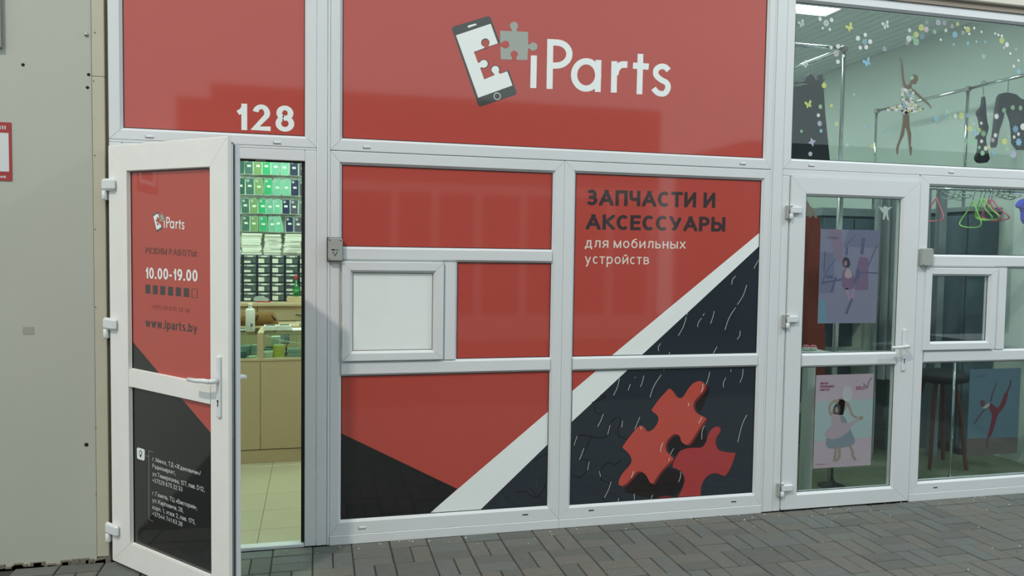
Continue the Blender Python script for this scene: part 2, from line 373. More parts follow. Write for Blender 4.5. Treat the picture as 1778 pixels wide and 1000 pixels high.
def text_polys(txt, wt=.17, gap=.13, space=.30):
    """polygons of a line of text; cap height 1, returns (polys, total width)"""
    out = []; x = 0.0
    for ch in txt:
        if ch == ' ': x += space; continue
        W, low, st = GL[ch]; W = max(W, wt); H = XH if low else 1.0
        if st == 'dot': polys = [[(0,0),(wt*1.1,0),(wt*1.1,wt*1.1),(0,wt*1.1)]]; W = wt*1.1
        elif st == 'colon': polys = [[(0,z),(wt*1.1,z),(wt*1.1,z+wt*1.1),(0,z+wt*1.1)] for z in (0, .55)]; W = wt*1.1
        elif st == 'comma': polys = [[(0,0),(wt*.4,-.2),(wt*.9,-.2),(wt*1.1,wt*1.1),(0,wt*1.1)]]; W = wt*1.1
        else:
            polys = []; mp = lambda p: Vector((wt/2+p[0]*(W-wt), wt/2+p[1]*(H-wt)))
            for s in st:
                q = [mp(p) for p in s]
                closed = len(q) > 6 and (q[0]-q[-1]).length < 1e-4
                if closed: q = q[:-1]
                diag = False
                if not closed:
                    for e, nb in ((0, 1), (-1, -2)):
                        d = (q[e]-q[nb]).normalized(); raw = s[e][1]
                        if abs(d.x) < .02 or abs(d.y) < .02: q[e] = q[e]+d*(wt/2)
                        elif len(q) < 4 and (raw <= 0 or raw >= 1): q[e] = q[e]+d*wt; diag = True
                for pg in strip(q, wt, closed):
                    if diag:
                        lo = min(0, min(p[1] for p in s)*H*1.2)
                        for ax, lim, less in ((1, lo, False), (1, H, True), (0, 0, False), (0, W, True)): pg = clip(pg, ax, lim, less) if len(pg) > 2 else pg
                    if len(pg) > 2: polys.append(pg)
        out += [[(p[0]+x, p[1]) for p in pg] for pg in polys]
        x += W+gap-(.07 if ch in 'Сс' else 0)
    return out, x-gap
def text_obj(name, txt, mp, bl, br, top, mt, parent, layer, wt=.17, slant=0, gap=.13, space=.30):
    """mp: photo pixel -> 2-D on the printed plane; layer: (2-D) -> 3-D.  bl/br baseline ends, top: pixel at cap top of left end"""
    a, b, t = Vector(mp(*bl)), Vector(mp(*br)), Vector(mp(*top))
    polys, W = text_polys(txt, wt, gap, space); ex = (b-a)/W; ey = Vector((0, 1))*(t-a).length
    q = MB(); nst = 0
    for pg in polys:
        pts = [a+ex*(p[0]+slant*p[1])+ey*p[1] for p in pg]
        nst += 1; q.add([Vector(layer(*p))-Vector((0, 2e-5*(nst % 12), 0)) for p in pts], [tuple(range(len(pts)))])
    return q.obj(name, mt, parent)

# ------------------------------------------------------------------ joinery helpers
def mitred(parent, x0, z0, x1, z1, wl, wr, wt, wb, mt, y0=0.0, depth=.06, bead=.013, rec=.016, sill=True):
    """four mitred members, each its own part"""
    out = {'bl': (x0, z0), 'br': (x1, z0), 'tl': (x0, z1), 'tr': (x1, z1)}
    inn = {'bl': (x0+wl, z0+wb), 'br': (x1-wr, z0+wb), 'tl': (x0+wl, z1-wt), 'tr': (x1-wr, z1-wt)}
    for nm, c0, c1, wd in (('stile', 'bl', 'tl', wl), ('stile', 'br', 'tr', wr), ('rail', 'tl', 'tr', wt), ('rail', 'bl', 'br', wb)):
        prof = [(0, depth), (0, .003), (.003/wd, 0), (1-bead/wd, 0), (1-.002/wd, rec-.002), (1, rec), (1, depth)]
        vs = []; g = .0008
        for c, sg in ((c0, 1), (c1, -1)):
            for t, y in prof:
                x = out[c][0]+(inn[c][0]-out[c][0])*t; z = out[c][1]+(inn[c][1]-out[c][1])*t
                if nm == 'stile': z += g*sg
                else: x += g*sg
                vs.append((x, y0+y, z))
        n = len(prof); fs = [(i, (i+1) % n, (i+1) % n+n, i+n) for i in range(n)]+[tuple(range(n))[::-1], tuple(range(n, 2*n))]
        q = MB(); q.add(vs, fs); q.obj(nm, mt, parent)
def bar(name, parent, a0, a1, c0, c1, vertical, mt, y0=0.0, depth=.06, bead=.012, rec=.016):
    """glazing bar running a0..a1, its cross section c0..c1"""
    w = c1-c0; prof = [(0, depth), (0, rec), (.002, rec-.002), (bead, 0), (w-bead, 0), (w-.002, rec-.002), (w, rec), (w, depth)]
    vs = []
    for a in (a0, a1):
        for d, y in prof: vs.append((c0+d, y0+y, a) if vertical else (a, y0+y, c0+d))
    n = len(prof); q = MB(); q.add(vs, [(i, (i+1) % n, (i+1) % n+n, i+n) for i in range(n)]+[tuple(range(n))[::-1], tuple(range(n, 2*n))])
    return q.obj(name, mt, parent)
YF = .018                                           # where film and glass sit behind the frame face
def film(name, parent, x0, z0, x1, z1, mt, y=YF):
    o = box(name, (x0-.004, y, z0-.004), (x1+.004, y+.006, z1+.004), mt, parent); q = MB(); t = .0035
    for a, b in (((x0, z0), (x1, z0+t)), ((x0, z1-t), (x1, z1)), ((x0, z0+t), (x0+t, z1-t)), ((x1-t, z0+t), (x1, z1-t))): q.box((a[0], y-.0025, a[1]), (b[0], y-.0002, b[1]))
    q.obj('gasket_line', M['gasket'] if mt is not M['white'] else M['gap'], o); return o
def facade_map(px, py): p = P(px, py, YF); return (p.x, p.z)
def flayer(k, y=YF): return lambda a, b: (a, y-.0005*k, b)
def cap(parent, px, py, wpx=13, y0=0.0, mt=None):
    """drainage slot cover on a frame face"""
    p = P(px, py, y0); s = .018
    q = MB(); q.bbox((p.x-s, y0-.004, p.z-.0055), (p.x+s, y0+.002, p.z+.0055), .002); o = q.obj('drain_cap', mt or M['pvc'], parent)
    q = MB(); q.box((p.x-s, y0-.0008, p.z-.0085), (p.x+s*1.05, y0+.001, p.z-.0056)); q.box((p.x-s-.0025, y0-.0008, p.z-.0085), (p.x-s-.0003, y0+.001, p.z+.006)); q.obj('slot', M['gap'], o)
def slot(parent, px, py, y0=0.0):
    p = P(px, py, y0); q = MB(); q.box((p.x-.016, y0-.0012, p.z-.003), (p.x+.016, y0+.001, p.z+.003)); q.obj('drain_slot', M['hole'], parent)
def clip_rect(pts, rect):
    if not rect: return pts
    pts = [Vector(p) for p in pts]
    for ax, lim, less in ((0, rect[0], False), (1, rect[1], False), (0, rect[2], True), (1, rect[3], True)):
        if len(pts) > 2: pts = clip(pts, ax, lim, less)
    return pts
def art(name, pxs, k, mt, parent, rect=None, mp=facade_map, lay=flayer):
    """one printed shape traced from pixels on a plane"""
    pts = clip_rect([mp(*p) for p in pxs], rect); q = MB(); q.poly([(p[0], p[1]) for p in pts], lay(k)); return q.obj(name, mt, parent)
def line_art(name, lines, k, mt, parent, rect=None, mp=facade_map, lay=flayer):
    """printed strokes [(pixel polyline, width in pixels)] as one shape; tapering ends"""
    q = MB()
    for ln, (pts, wd) in enumerate(lines):
        for pg in strip(smooth2(pts), wd):
            pp = clip_rect([mp(*p) for p in pg], rect)
            if len(pp) > 2: q.add([lay(k+.04*(ln % 8))(p[0], p[1]) for p in pp], [tuple(range(len(pp)))])
    return q.obj(name, mt, parent)
def smooth2(pts, it=2):
    pts = [Vector(p) for p in pts]
    if len(pts) < 3: return pts
    for _ in range(it):
        o = [pts[0]]
        for a, b in zip(pts[:-1], pts[1:]): o += [a*.75+b*.25, a*.25+b*.75]
        pts = o+[pts[-1]]
    return pts
def smooth_closed(pts, it=2):
    pts = [Vector(p) for p in pts]
    for _ in range(it):
        o = []
        for i in range(len(pts)):
            a, b = pts[i], pts[(i+1) % len(pts)]; o += [a*.75+b*.25, a*.25+b*.75]
        pts = o
    return pts

# ================================================================== GROUND
ground = struct(box('floor', (-6, -14, -.12), (12, .05, -.008), M['concrete']), 'grey concrete bed of the brick paved passage')
ox, oy = 2.987, -.108
cells = []                                          # (x, y, along_x, proximity)
g = .0055
for i in range(-22, 30):
    x0 = ox+.2*i
    if x0 > 5.6 or x0 < -2.6: continue
    cells.append((x0+.1, -.054, True))              # row of stretchers against the shopfront
    for j in range(0, 17):
        y1 = oy-.2*j
        if (i+j) % 2 == 0:
            cells.append((x0+.1, y1-.05, True)); cells.append((x0+.1, y1-.15, True))
        else:
            cells.append((x0+.05, y1-.1, False)); cells.append((x0+.15, y1-.1, False))
def paver_mesh(var):
    q = MB(); a, b = .1-g/2-.0006*var, .05-g/2-.0006*var
    q.bbox((-a, -b, -.06), (a, b, 0), .0035); return [q.mesh('paver', pm) for pm in PAVERS]
PM = [paver_mesh(v) for v in (0, 1)]
def in_view(c):
    d = Vector((c[0], c[1], 0))-CAM; z = d.dot(_f)
    if z < .5: return None
    x, y = 889+F*d.dot(_r)/z, 500-F*d.dot(_u)/z
    return z if (-20 < x < 1800 and y < 1016) else None
vis = sorted([(in_view(c), c) for c in cells if in_view(c) is not None], key=lambda t: t[0])
shown = [c for _, c in vis[:300]]; rest = [c for c in cells if c not in set(shown)]
for c in shown:
    o = link('paver', random.choice(random.choice(PM)), ground, (c[0], c[1], random.uniform(-.0025, .001)))
    o.rotation_euler = (random.uniform(-.006, .006), random.uniform(-.006, .006), (0 if c[2] else math.pi/2)+random.uniform(-.006, .006))
q = MB()
for c in rest:
    a, b = (.098, .048) if c[2] else (.048, .098); z = random.uniform(-.0025, .001)
    q.box((c[0]-a, c[1]-b, -.05), (c[0]+a, c[1]+b, z), random.randrange(4))
stuff(q.obj('paver_field', PAVERS, ground))
# crumbs and grit lying along the foot of the frames
q = MB()
for k in range(150):
    x = random.uniform(-.2, 4.6); y = -abs(random.gauss(0, .10))-.006
    if random.random() < .15: y = random.uniform(-1, -.02)
    r = random.uniform(.0015, .005)
    q.lathe([(r*.6, 0), (r, r*.5), (r*.5, r)], (x, y, -.001), 5, random.randrange(2))
grit = stuff(q.obj('grit', [M['paper'], M['gap']])); tag(grit, 'loose pale and brown grit scattered on the brick paving', 'grit')

# ================================================================== LEFT WALL
wl = struct(empty('wall_left'), 'grey painted wall panel left of the open shop door')
box('wall_panel', (-4.5, 0, -.02), (-1.051, .12, 4.0), M['wall_paint'], wl)
box('trim_strip', (-1.048, -.006, .03), (-.994, .11, 2.385), M['trim_paint'], wl, .002)
box('trim_strip', (-1.048, -.0055, 2.3866), (-.994, .11, 4.0), M['trim_paint'], wl, .002)
box('sealant_gap', (-.994, .014, 0), (-.978, .09, 4.0), M['gap'], wl)
for px, py, r in ((40, 112.5, .0075), (154, 129.5, .0075), (152, 152, .0075), (150, 772, .0095)):
    p = P(px, py); q = MB(); q.tube([(p.x, -.0012, p.z), (p.x, .004, p.z)], r, 12); q.obj('bolt_hole', M['hole'], wl)
p = P(150, 60); q = MB(); q.tube([(p.x, -.010, p.z), (p.x, -.006, p.z), (p.x, .002, p.z)], [.004, .0085, .010], 12); q.obj('bolt_head', M['steel'], wl, True)
for px, py in ((165, 57), (163, 141), (165, 270), (166, 398), (166.5, 533), (167, 741), (167.5, 858)):
    p = P(px, py); q = MB(); q.tube([(p.x, -.0078, p.z), (p.x, -.005, p.z)], .0032, 8); q.obj('screw', M['gap'], wl)
p = P(50, 574); box('paint_patch', (p.x-.026, -.0012, p.z-.018), (p.x+.022, .002, p.z+.018), mat('patched_paint', srgb(160, 160, 148), .6, var=.2, scale=60), wl)
q = MB()
for k in range(60):
    x = random.uniform(-1.75, -1.0); h = random.uniform(.004, .028); q.bbox((x-.02, -.006, -.01), (x+.02, .004, h), .003)
stuff(q.obj('crumbled_edge', mat('crumbled_mortar', srgb(118, 112, 98), .9, var=.2, scale=40), wl))

sg = tag(empty('warning_sign', (-1.58, 0, 2.01)), 'red bordered white warning sign on the grey wall', 'sign')
def rel(o, x, y, z): return (x-o.location.x, y-o.location.y, z-o.location.z)
box('plate', rel(sg, -1.76, -.004, 1.872), rel(sg, -1.398, 0, 2.146), M['sign_red'], sg)
box('white_field', rel(sg, -1.72, -.0048, 1.915), rel(sg, -1.409, -.004, 2.096), M['sign_white'], sg)
box('picture', rel(sg, -1.66, -.0056, 1.94), rel(sg, -1.452, -.0048, 2.026), M['sign_dark'], sg)
smap = lambda px, py: (P(px, py, -.004).x-sg.location.x, P(px, py, -.004).z-sg.location.z)
slay = lambda a, b: (a, -.0047, b)
text_obj('lettering', '!!!', smap, (-1, 224.5), (10, 224.8), (-1, 218), M['sign_white'], sg, slay, .3, gap=.3)
text_obj('lettering', 'ИЕ', smap, (1, 309), (10.7, 309.3), (1, 305), M['sign_white'], sg, slay, .2, gap=.2)

nb = tag(empty('notice_board', (-1.6, 0, 2.75)), 'grey framed white board at the top of the grey wall', 'board')
mitred(nb, -.22, -.262, .172, .45, .022, .022, .022, .022, M['grey_metal'], y0=-.026, depth=.026, bead=.004, rec=.006)
box('panel', (-.2, -.018, -.242), (.152, -.004, .43), M['sign_white'], nb)

# ================================================================== SHOPFRONT, first shop
TOP = 3.15
post = struct(box('trim_1', (.0035, -.002, .0), (.0565, .075, TOP), M['pvc'], None, .003), 'white post between the open door and the red panels')
for nm, x, r in (('trim_2', .065, .0075), ('trim_3', 2.6475, .0062), ('trim_4', 3.699, .004), ('trim_5', 1.348, .0018)):
    q = MB(); z1 = TOP if nm in ('trim_2', 'trim_3') else 2.08
    q.prism([(x+r*math.cos(a), .006-(r*1.1 if r > .003 else -.004)*math.sin(a)) for a in [math.pi*i/8 for i in range(9)]]+[(x-r, .07), (x+r, .07)], lambda a, b: (a, b, 0.0), lambda a, b, z1=z1: (a, b, z1))
    struct(q.obj(nm, M['pvc'] if r > .003 else M['gap'], None, False), {'trim_2': 'thin rounded white cover strip beside the post', 'trim_3': 'rounded white strip between the two shopfronts', 'trim_4': 'white cover strip right of the closed glass door', 'trim_5': 'thin joint between the two red lower windows'}[nm])
struct(box('trim_6', (2.655, -.001, 0), (2.7205, .075, TOP), M['pvc'], None, .003), 'white post at the left of the dance shop door')

# --- window above the door: red film with the number
w1 = struct(empty('window_1'), 'red film window with the number 128 above the open door')
mitred(w1, -.978, 2.0905, .003, TOP, .0625, .06, .062, .0585, M['pvc'])
f1 = film('film_panel', w1, -.9155, 2.149, -.057, 3.088, M['red'])
text_obj('lettering', '128', facade_map, (407.9, 225.2), (511, 229.2), (407.9, 179.3), M['white'], f1, flayer(1), .175, gap=.15)
cap(w1, 260, 237); cap(w1, 481.5, 247.5)

# --- big sign window
w2 = struct(empty('window_2'), 'wide red sign window with phone logo and white lettering')
mitred(w2, .073, 2.0835, 2.641, TOP, .0585, .049, .062, .0655, M['pvc'])
f2 = film('film_panel', w2, .1315, 2.149, 2.592, 3.088, M['red'])
cap(w2, 637, 255.5); cap(w2, 1290, 284)
def logo(mp, lay, parent):
    """phone with a missing jigsaw piece, traced in its own drawing space"""
    A = lambda x, y: (770+x/5.555, 20+y/5.555)          # drawing space of the phone
    B = lambda x, y: (920+x/6.838, 50+y/6.838)          # drawing space of the letters
    cn_ = iter(range(100))
    mk = lambda name, pts, k, mt, S=A: art(name, [S(*p) for p in pts], k+.02*next(cn_), mt, parent, None, mp, lay)
    cir = lambda x, y, r, n=24: [(x+r*math.cos(2*math.pi*i/n), y+r*math.sin(2*math.pi*i/n)) for i in range(n)]
    r_ = lambda c, d1, d2: [(c[0]+d1[0], c[1]+d1[1]), (c[0]+d1[0]*.3+d2[0]*.05, c[1]+d1[1]*.3+d2[1]*.05), (c[0]+d1[0]*.05+d2[0]*.3, c[1]+d1[1]*.05+d2[1]*.3), (c[0]+d2[0], c[1]+d2[1])]
    ux, uy = (38, -12), (14, 40)                        # along the phone's top / down its side
    neg = lambda v: (-v[0], -v[1])
    body = r_((75, 152), uy, ux)+r_((447, 38), neg(ux), uy)+[(548, 303), (440, 340), (405, 356), (297, 393), (335, 505), (355, 545), (397, 652), (495, 612), (545, 602), (628, 562)]
    body += r_((712, 798), neg(uy), neg(ux))+r_((342, 922), ux, neg(uy))
    mk('phone_body', body, 1, M['phone'])
    mk('phone_outline', cir(390, 505, 46), 1, M['phone']); mk('phone_outline', cir(502, 562, 46), 1, M['phone'])
    scr = [(120, 230), (455, 118), (524, 308), (440, 335), (400, 350), (293, 390), (335, 503), (353, 545), (393, 655), (497, 612), (545, 602), (615, 577), (665, 713), (335, 832)]
    mk('phone_screen', scr, 2, M['white'])
    mk('phone_screen', cir(388, 505, 38), 2, M['white']); mk('phone_screen', cir(500, 562, 37), 2, M['white'])
    q = [(480, 590), (528, 580), (545, 606), (497, 618)]; mk('phone_screen', q, 2, M['white'])
    q = [(330, 500), (362, 485), (372, 535), (350, 548)]; mk('phone_screen', q, 2, M['white'])
    mk('notch_edge', cir(403, 300, 40), 3, M['phone']); mk('notch', cir(404, 303, 33), 4, M['red'])
    mk('notch', [(388, 325), (424, 315), (448, 345), (400, 362)], 4, M['red'])
    mk('speaker_slot', [(232, 142), (240, 135), (310, 116), (318, 122), (316, 131), (243, 157), (235, 153)], 2, M['white'])
    line_art('home_button', [([A(518+31*math.cos(t), 817+32*math.sin(t)) for t in [i*math.pi/12 for i in range(25)]], 1.1)], 2, M['white'], parent, None, mp, lay)
    mk('puzzle_piece', [(545, 185), (660, 190), (657, 168), (708, 168), (706, 192), (815, 197), (817, 320), (838, 318), (838, 355), (815, 356), (810, 469), (552, 461)], 1, M['puzzle_grey'])
    mk('puzzle_piece', cir(680, 138, 39), 1, M['puzzle_grey']); mk('puzzle_piece', cir(866, 338, 40), 1, M['puzzle_grey'])
    mk('piece_notch', cir(598, 319, 37), 2, M['red']); mk('piece_notch', [(541, 302), (572, 300), (572, 338), (541, 340)], 2, M['red'])
    mk('piece_notch', cir(682, 413, 35), 2, M['red']); mk('piece_notch', [(665, 435), (700, 435), (708, 472), (657, 470)], 2, M['red'])
    cnt = iter(range(40))
    L = lambda name, pts, wd: line_art(name, [([B(*p) for p in pts], wd/6.838)], 1+.05*next(cnt), M['white'], parent, None, mp, lay)
    L('letter', [(48, 317), (40, 704)], 72)
    L('letter', [(243, 122), (233, 714)], 72)
    e = lambda cx, cy, rx, ry, a0, a1: arc(cx, cy, rx, ry, a0, a1)
    L('letter', [(243, 162), (300, 162)]+e(318, 300, 152, 137, -90, 90)+[(243, 437)], 74)
    q = MB()
    for pg in strip([B(668+143*math.cos(t), 548+162*math.sin(t)) for t in [i*math.pi/18 for i in range(36)]], 74/6.838, True):
        q.add([lay(1)(*mp(*p)) for p in pg], [(0, 1, 2, 3)])
    q.obj('letter', M['white'], parent)
    L('letter', [(815, 370), (805, 750)], 70)
    L('letter', [(1003, 385), (996, 758)], 70); L('letter', [(1010, 545), (1030, 470), (1070, 432), (1110, 423), (1158, 427)], 78)
    L('letter', [(1313, 298), (1300, 777)], 68); L('letter', [(1224, 437), (1411, 450)], 74)
    L('letter', [(1648, 494), (1605, 448), (1545, 446), (1492, 486), (1495, 555), (1560, 610), (1630, 640), (1645, 700), (1610, 768), (1550, 775), (1500, 750), (1468, 706)], 66)
logo(facade_map, flayer, f2)

# --- lower window A (letter sash, red panels, black and white corner)
wA = struct(empty('window_3'), 'lower red window unit with a small white hatch')
mitred(wA, .073, .0475, 1.3475, 2.0805, .058, .0655, .0685, .0795, M['pvc'])
box('sill', (.073, -.004, -.004), (1.3475, .065, .047), M['pvc'], wA, .002)
bar('transom', wA, .131, 1.282, 1.509, 1.585, False, M['pvc']); bar('transom', wA, .131, 1.282, .899, .9785, False, M['pvc'])
bar('mullion', wA, .9785, 1.509, .672, .748, True, M['pvc'])
film('film_panel', wA, .131, 1.585, 1.282, 2.012, M['red']); film('film_panel', wA, .748, .9785, 1.282, 1.509, M['red'])
f3 = film('film_panel', wA, .131, .127, 1.282, .899, M['red']); RA = (.131, .127, 1.282, .899)
art('black_corner', [(560, 737), (591.3, 751.6), (794, 848.6), (743.7, 893.5), (700, 930), (560, 930)], 1, M['black'], f3, RA)
art('white_stripe', [(975, 694.7), (975, 748.5), (951, 771.4), (833, 886), (800, 918), (714, 918), (743.7, 892.8), (952.9, 713.5)], 1, M['white'], f3, RA)
art('puzzle_corner', [(975, 748.5), (951, 771.4), (833, 886), (800, 918), (975, 918)], 1, M['navy'], f3, RA)
Z2 = lambda x, y: (560+x/2.94, 620+y/2.94)
line_art('puzzle_sheen', [([Z2(*p) for p in l], 1.0) for l in ([(1075, 540), (1065, 565)], [(1105, 580), (1088, 640), (1105, 690)], [(1122, 660), (1112, 695)], [(975, 700), (963, 735)], [(925, 730), (908, 768)], [(1140, 710), (1138, 722)])], 2, M['pz_mid'], f3, RA)
line_art('puzzle_seam', [([Z2(*p) for p in l], 1.6) for l in ([(985, 690), (1040, 680), (1060, 710), (1110, 715), (1140, 640)], [(1080, 530), (1130, 500), (1150, 490)])], 2, M['pz_line'], f3, RA)
cap(wA, 629, 916); slot(wA, 912, 893.5)
# the hatch sash with a blank white panel
hp = film('hatch_panel', wA, .188, 1.033, .6145, 1.449, M['white'], y=.010)
mitred(hp, .1335, .9805, .671, 1.507, .0545, .0565, .058, .0525, M['pvc'], y0=-.012, depth=.05)

# --- lower window B (lettering, stripe, jigsaw print)
wB = struct(empty('window_4'), 'lower red window unit with black lettering and jigsaw print')
mitred(wB, 1.3485, .0475, 2.641, 2.0805, .0685, .053, .064, .0735, M['pvc'])
box('sill', (1.3485, -.004, -.004), (2.641, .065, .047), M['pvc'], wB, .002)
bar('transom', wB, 1.417, 2.588, .897, .978, False, M['pvc'])
f4 = film('film_panel', wB, 1.417, .978, 2.588, 2.0165, M['red']); R4 = (1.417, .978, 2.588, 2.0165)
f5 = film('film_panel', wB, 1.417, .121, 2.588, .897, M['navy']); R5 = (1.417, .121, 2.588, .897)
art('white_stripe', [(1340, 386.6), (1340, 407.5), (1318.2, 427.3), (1113.6, 617), (1080, 648), (1025, 648), (1062.5, 617), (1318.9, 404)], 1, M['white'], f4, R4)
art('puzzle_corner', [(1340, 407.5), (1318.2, 427.3), (1113.6, 617), (1080, 648), (1340, 648)], 1, M['navy'], f4, R4)
Z3 = lambda x, y: (960+x/2.7025, 270+y/2.7025)
T3 = lambda t, bl, br, top, mt, wt, **k: text_obj('lettering', t, facade_map, Z3(*bl), Z3(*br), Z3(*top), mt, f4, flayer(1), wt, **k)
T3('ЗАПЧАСТИ И', (158, 233), (761, 246), (158, 159), M['ink'], .205, gap=.10, space=.36)
T3('АКСЕССУАРЫ', (154, 346.5), (808, 357.5), (154, 275), M['ink'], .205, gap=.10, space=.36)
T3('для мобильных', (150, 432), (622, 437.5), (150, 384), M['cream'], .115, gap=.16)
T3('устройств', (150, 507.5), (451, 511), (150, 459), M['cream'], .115, gap=.16)
line_art('puzzle_sheen', [([Z3(*p) for p in l], .8) for l in ([(965, 488), (943, 530)], [(858, 566), (841, 580), (839, 605)], [(909, 607), (895, 655), (865, 700)], [(857, 713), (825, 760), (807, 818)], [(632, 735), (628, 748)], [(626, 757), (612, 805), (588, 845)], [(711, 740), (703, 752)], [(697, 763), (680, 785), (679, 804)], [(757, 730), (750, 760), (739, 789)], [(878, 822), (878, 845), (864, 863)], [(505, 882), (492, 900), (496, 917)], [(770, 897), (748, 935)], [(546, 922), (548, 936)])], 2, M['pz_light'], f4, R4)
Z4 = lambda x, y: (960+x/3.03, 600+y/3.03)
art('red_corner', [Z4(*p) for p in ((60, 60), (330, 60), (240, 122), (104, 237), (60, 274))], 1, M['red'], f5, R5)
art('white_stripe', [Z4(*p) for p in ((60, 274), (104, 237), (240, 122), (330, 45), (480, 45), (393, 128), (100, 400), (60, 437))], 1, M['white'], f5, R5)
line_art('puzzle_seam', [([Z4(*p) for p in l], 1.9) for l in ([(100, 530), (130, 465), (200, 480), (260, 490), (300, 465), (290, 420), (330, 375), (365, 380), (330, 470), (390, 495)], [(140, 600), (185, 595), (180, 660), (140, 700), (100, 680)], [(360, 600), (330, 630), (290, 610), (250, 650), (250, 715), (300, 715), (300, 760), (260, 810)], [(220, 310), (220, 350), (250, 365), (265, 350)], [(205, 300), (290, 270), (250, 260)], [(165, 560), (205, 470)])], 1, M['pz_line'], f5, R5)
line_art('puzzle_sheen', [([Z4(*p) for p in l], .8) for l in ([(127, 475), (110, 525)], [(265, 358), (250, 400), (235, 425)], [(163, 540), (140, 600)], [(350, 172), (340, 220), (318, 262)], [(434, 165), (430, 170)], [(407, 203), (395, 235)], [(478, 158), (470, 195), (460, 217)], [(570, 153), (530, 210), (510, 272)], [(585, 128), (582, 132)], [(825, 138), (818, 170), (806, 205)], [(910, 168), (895, 195), (897, 220)], [(1000, 122), (998, 160), (983, 195)], [(937, 125), (935, 138)], [(1020, 365), (995, 410), (972, 508)], [(797, 420), (783, 450), (783, 493)], [(457, 375), (430, 440)], [(366, 395), (362, 430)], [(300, 418), (288, 468)], [(190, 610), (182, 655)], [(305, 715), (295, 755), (270, 800)], [(672, 665), (672, 690), (660, 718)], [(427, 778), (428, 812)], [(345, 803), (343, 818)], [(524, 785), (516, 808)], [(635, 540), (612, 582)], [(245, 660), (250, 690)])], 2, M['pz_light'], f5, R5)
Z5 = lambda x, y: (1060+x/4.1667, 640+y/4.1667)
zz = lambda pts, dx=0, dy=0: [Z5(p[0]+dx, p[1]+dy) for p in smooth_closed(pts, 2)]
pz1 = [(425, 140), (450, 160), (480, 210), (520, 215), (560, 145), (600, 100), (650, 85), (690, 115), (675, 160), (630, 205), (600, 240), (598, 290), (625, 325), (690, 355), (690, 365), (640, 430), (575, 540), (545, 552), (510, 530), (500, 480), (460, 468), (420, 500), (392, 550), (400, 600), (455, 645), (450, 660), (380, 720), (330, 790), (310, 830), (285, 828), (262, 775), (230, 745), (195, 740), (160, 780), (125, 820), (85, 850), (55, 840), (60, 800), (90, 750), (140, 700), (155, 660), (135, 615), (85, 572), (85, 565), (130, 500), (200, 415), (225, 410), (245, 425), (262, 460), (310, 440), (345, 385), (345, 345), (325, 325), (295, 305), (300, 290), (350, 220), (415, 150)]
pz2 = [(500, 590), (580, 570), (660, 575), (695, 530), (705, 470), (750, 415), (800, 425), (790, 465), (760, 500), (762, 560), (790, 600), (905, 608), (905, 615), (870, 720), (830, 780), (800, 770), (760, 752), (700, 770), (660, 830), (650, 900), (655, 960), (470, 960), (520, 870), (540, 800), (520, 750), (480, 722), (440, 715), (470, 650)]
art('puzzle_shadow', zz([(200, 740), (340, 700), (460, 720), (540, 780), (520, 860), (470, 920), (330, 950), (120, 900), (90, 860)]), 1, M['pz_shadow'], f5, R5)
art('puzzle_shadow', zz([(690, 100), (720, 160), (690, 220), (660, 300), (640, 320), (600, 250)]), 1, M['pz_shadow'], f5, R5)
art('puzzle_shadow', zz([(400, 500), (520, 480), (640, 450), (700, 420), (690, 560), (560, 620), (440, 640)]), 1, M['pz_shadow'], f5, R5)
art('red_puzzle_piece', zz(pz2), 2, M['pz_red2'], f5, R5)
art('red_puzzle_foot', zz([(330, 930), (420, 915), (480, 940), (460, 980), (330, 980)]), 2, M['pz_redd'], f5, R5)
art('red_puzzle_side', zz(pz1, 13, 9), 3, M['pz_redd'], f5, R5)
art('red_puzzle_piece', zz(pz1), 4, M['pz_red1'], f5, R5)
line_art('puzzle_sheen', [([Z5(*p) for p in l], 1.1) for l in ([(665, 110), (668, 140), (655, 170)], [(565, 248), (562, 272)], [(660, 352), (635, 395)], [(378, 535), (362, 570), (362, 602)], [(425, 645), (420, 668)], [(165, 740), (150, 790)], [(218, 420), (220, 440)])], 5, M['pz_light'], f5, R5)
slot(wB, 1026.5, 886); slot(wB, 1274, 871)

# --- door frame and threshold of the open door
df = struct(empty('door_1'), 'white outer frame of the open shop door')
box('jamb', (-.978, 0, 0), (-.92, .07, 2.0765), M['pvc'], df, .003)
box('jamb', (-.055, 0, 0), (.0028, .07, 2.0765), M['pvc'], df, .003)
box('head', (-.9195, .0005, 2.021), (-.0555, .07, 2.0765), M['pvc'], df, .003)
box('head_cover', (-.978, .001, 2.0775), (.0028, .07, 2.0895), M['pvc'], df, .002)
box('gasket', (-.073, .018, .02), (-.0552, .03, 2.012), M['gasket'], df); box('gasket', (-.92, .018, 2.012), (-.0552, .03, 2.0208), M['gasket'], df)
box('stop', (-.066, .045, .02), (-.0552, .068, 2.0), M['gasket'], df)
box('strike_strip', (-.3, .012, 2.0145), (-.25, .018, 2.0208), M['grey_metal'], df)
box('threshold', (-.92, .002, -.004), (-.0555, .06, .016), M['pvc'], df, .003)

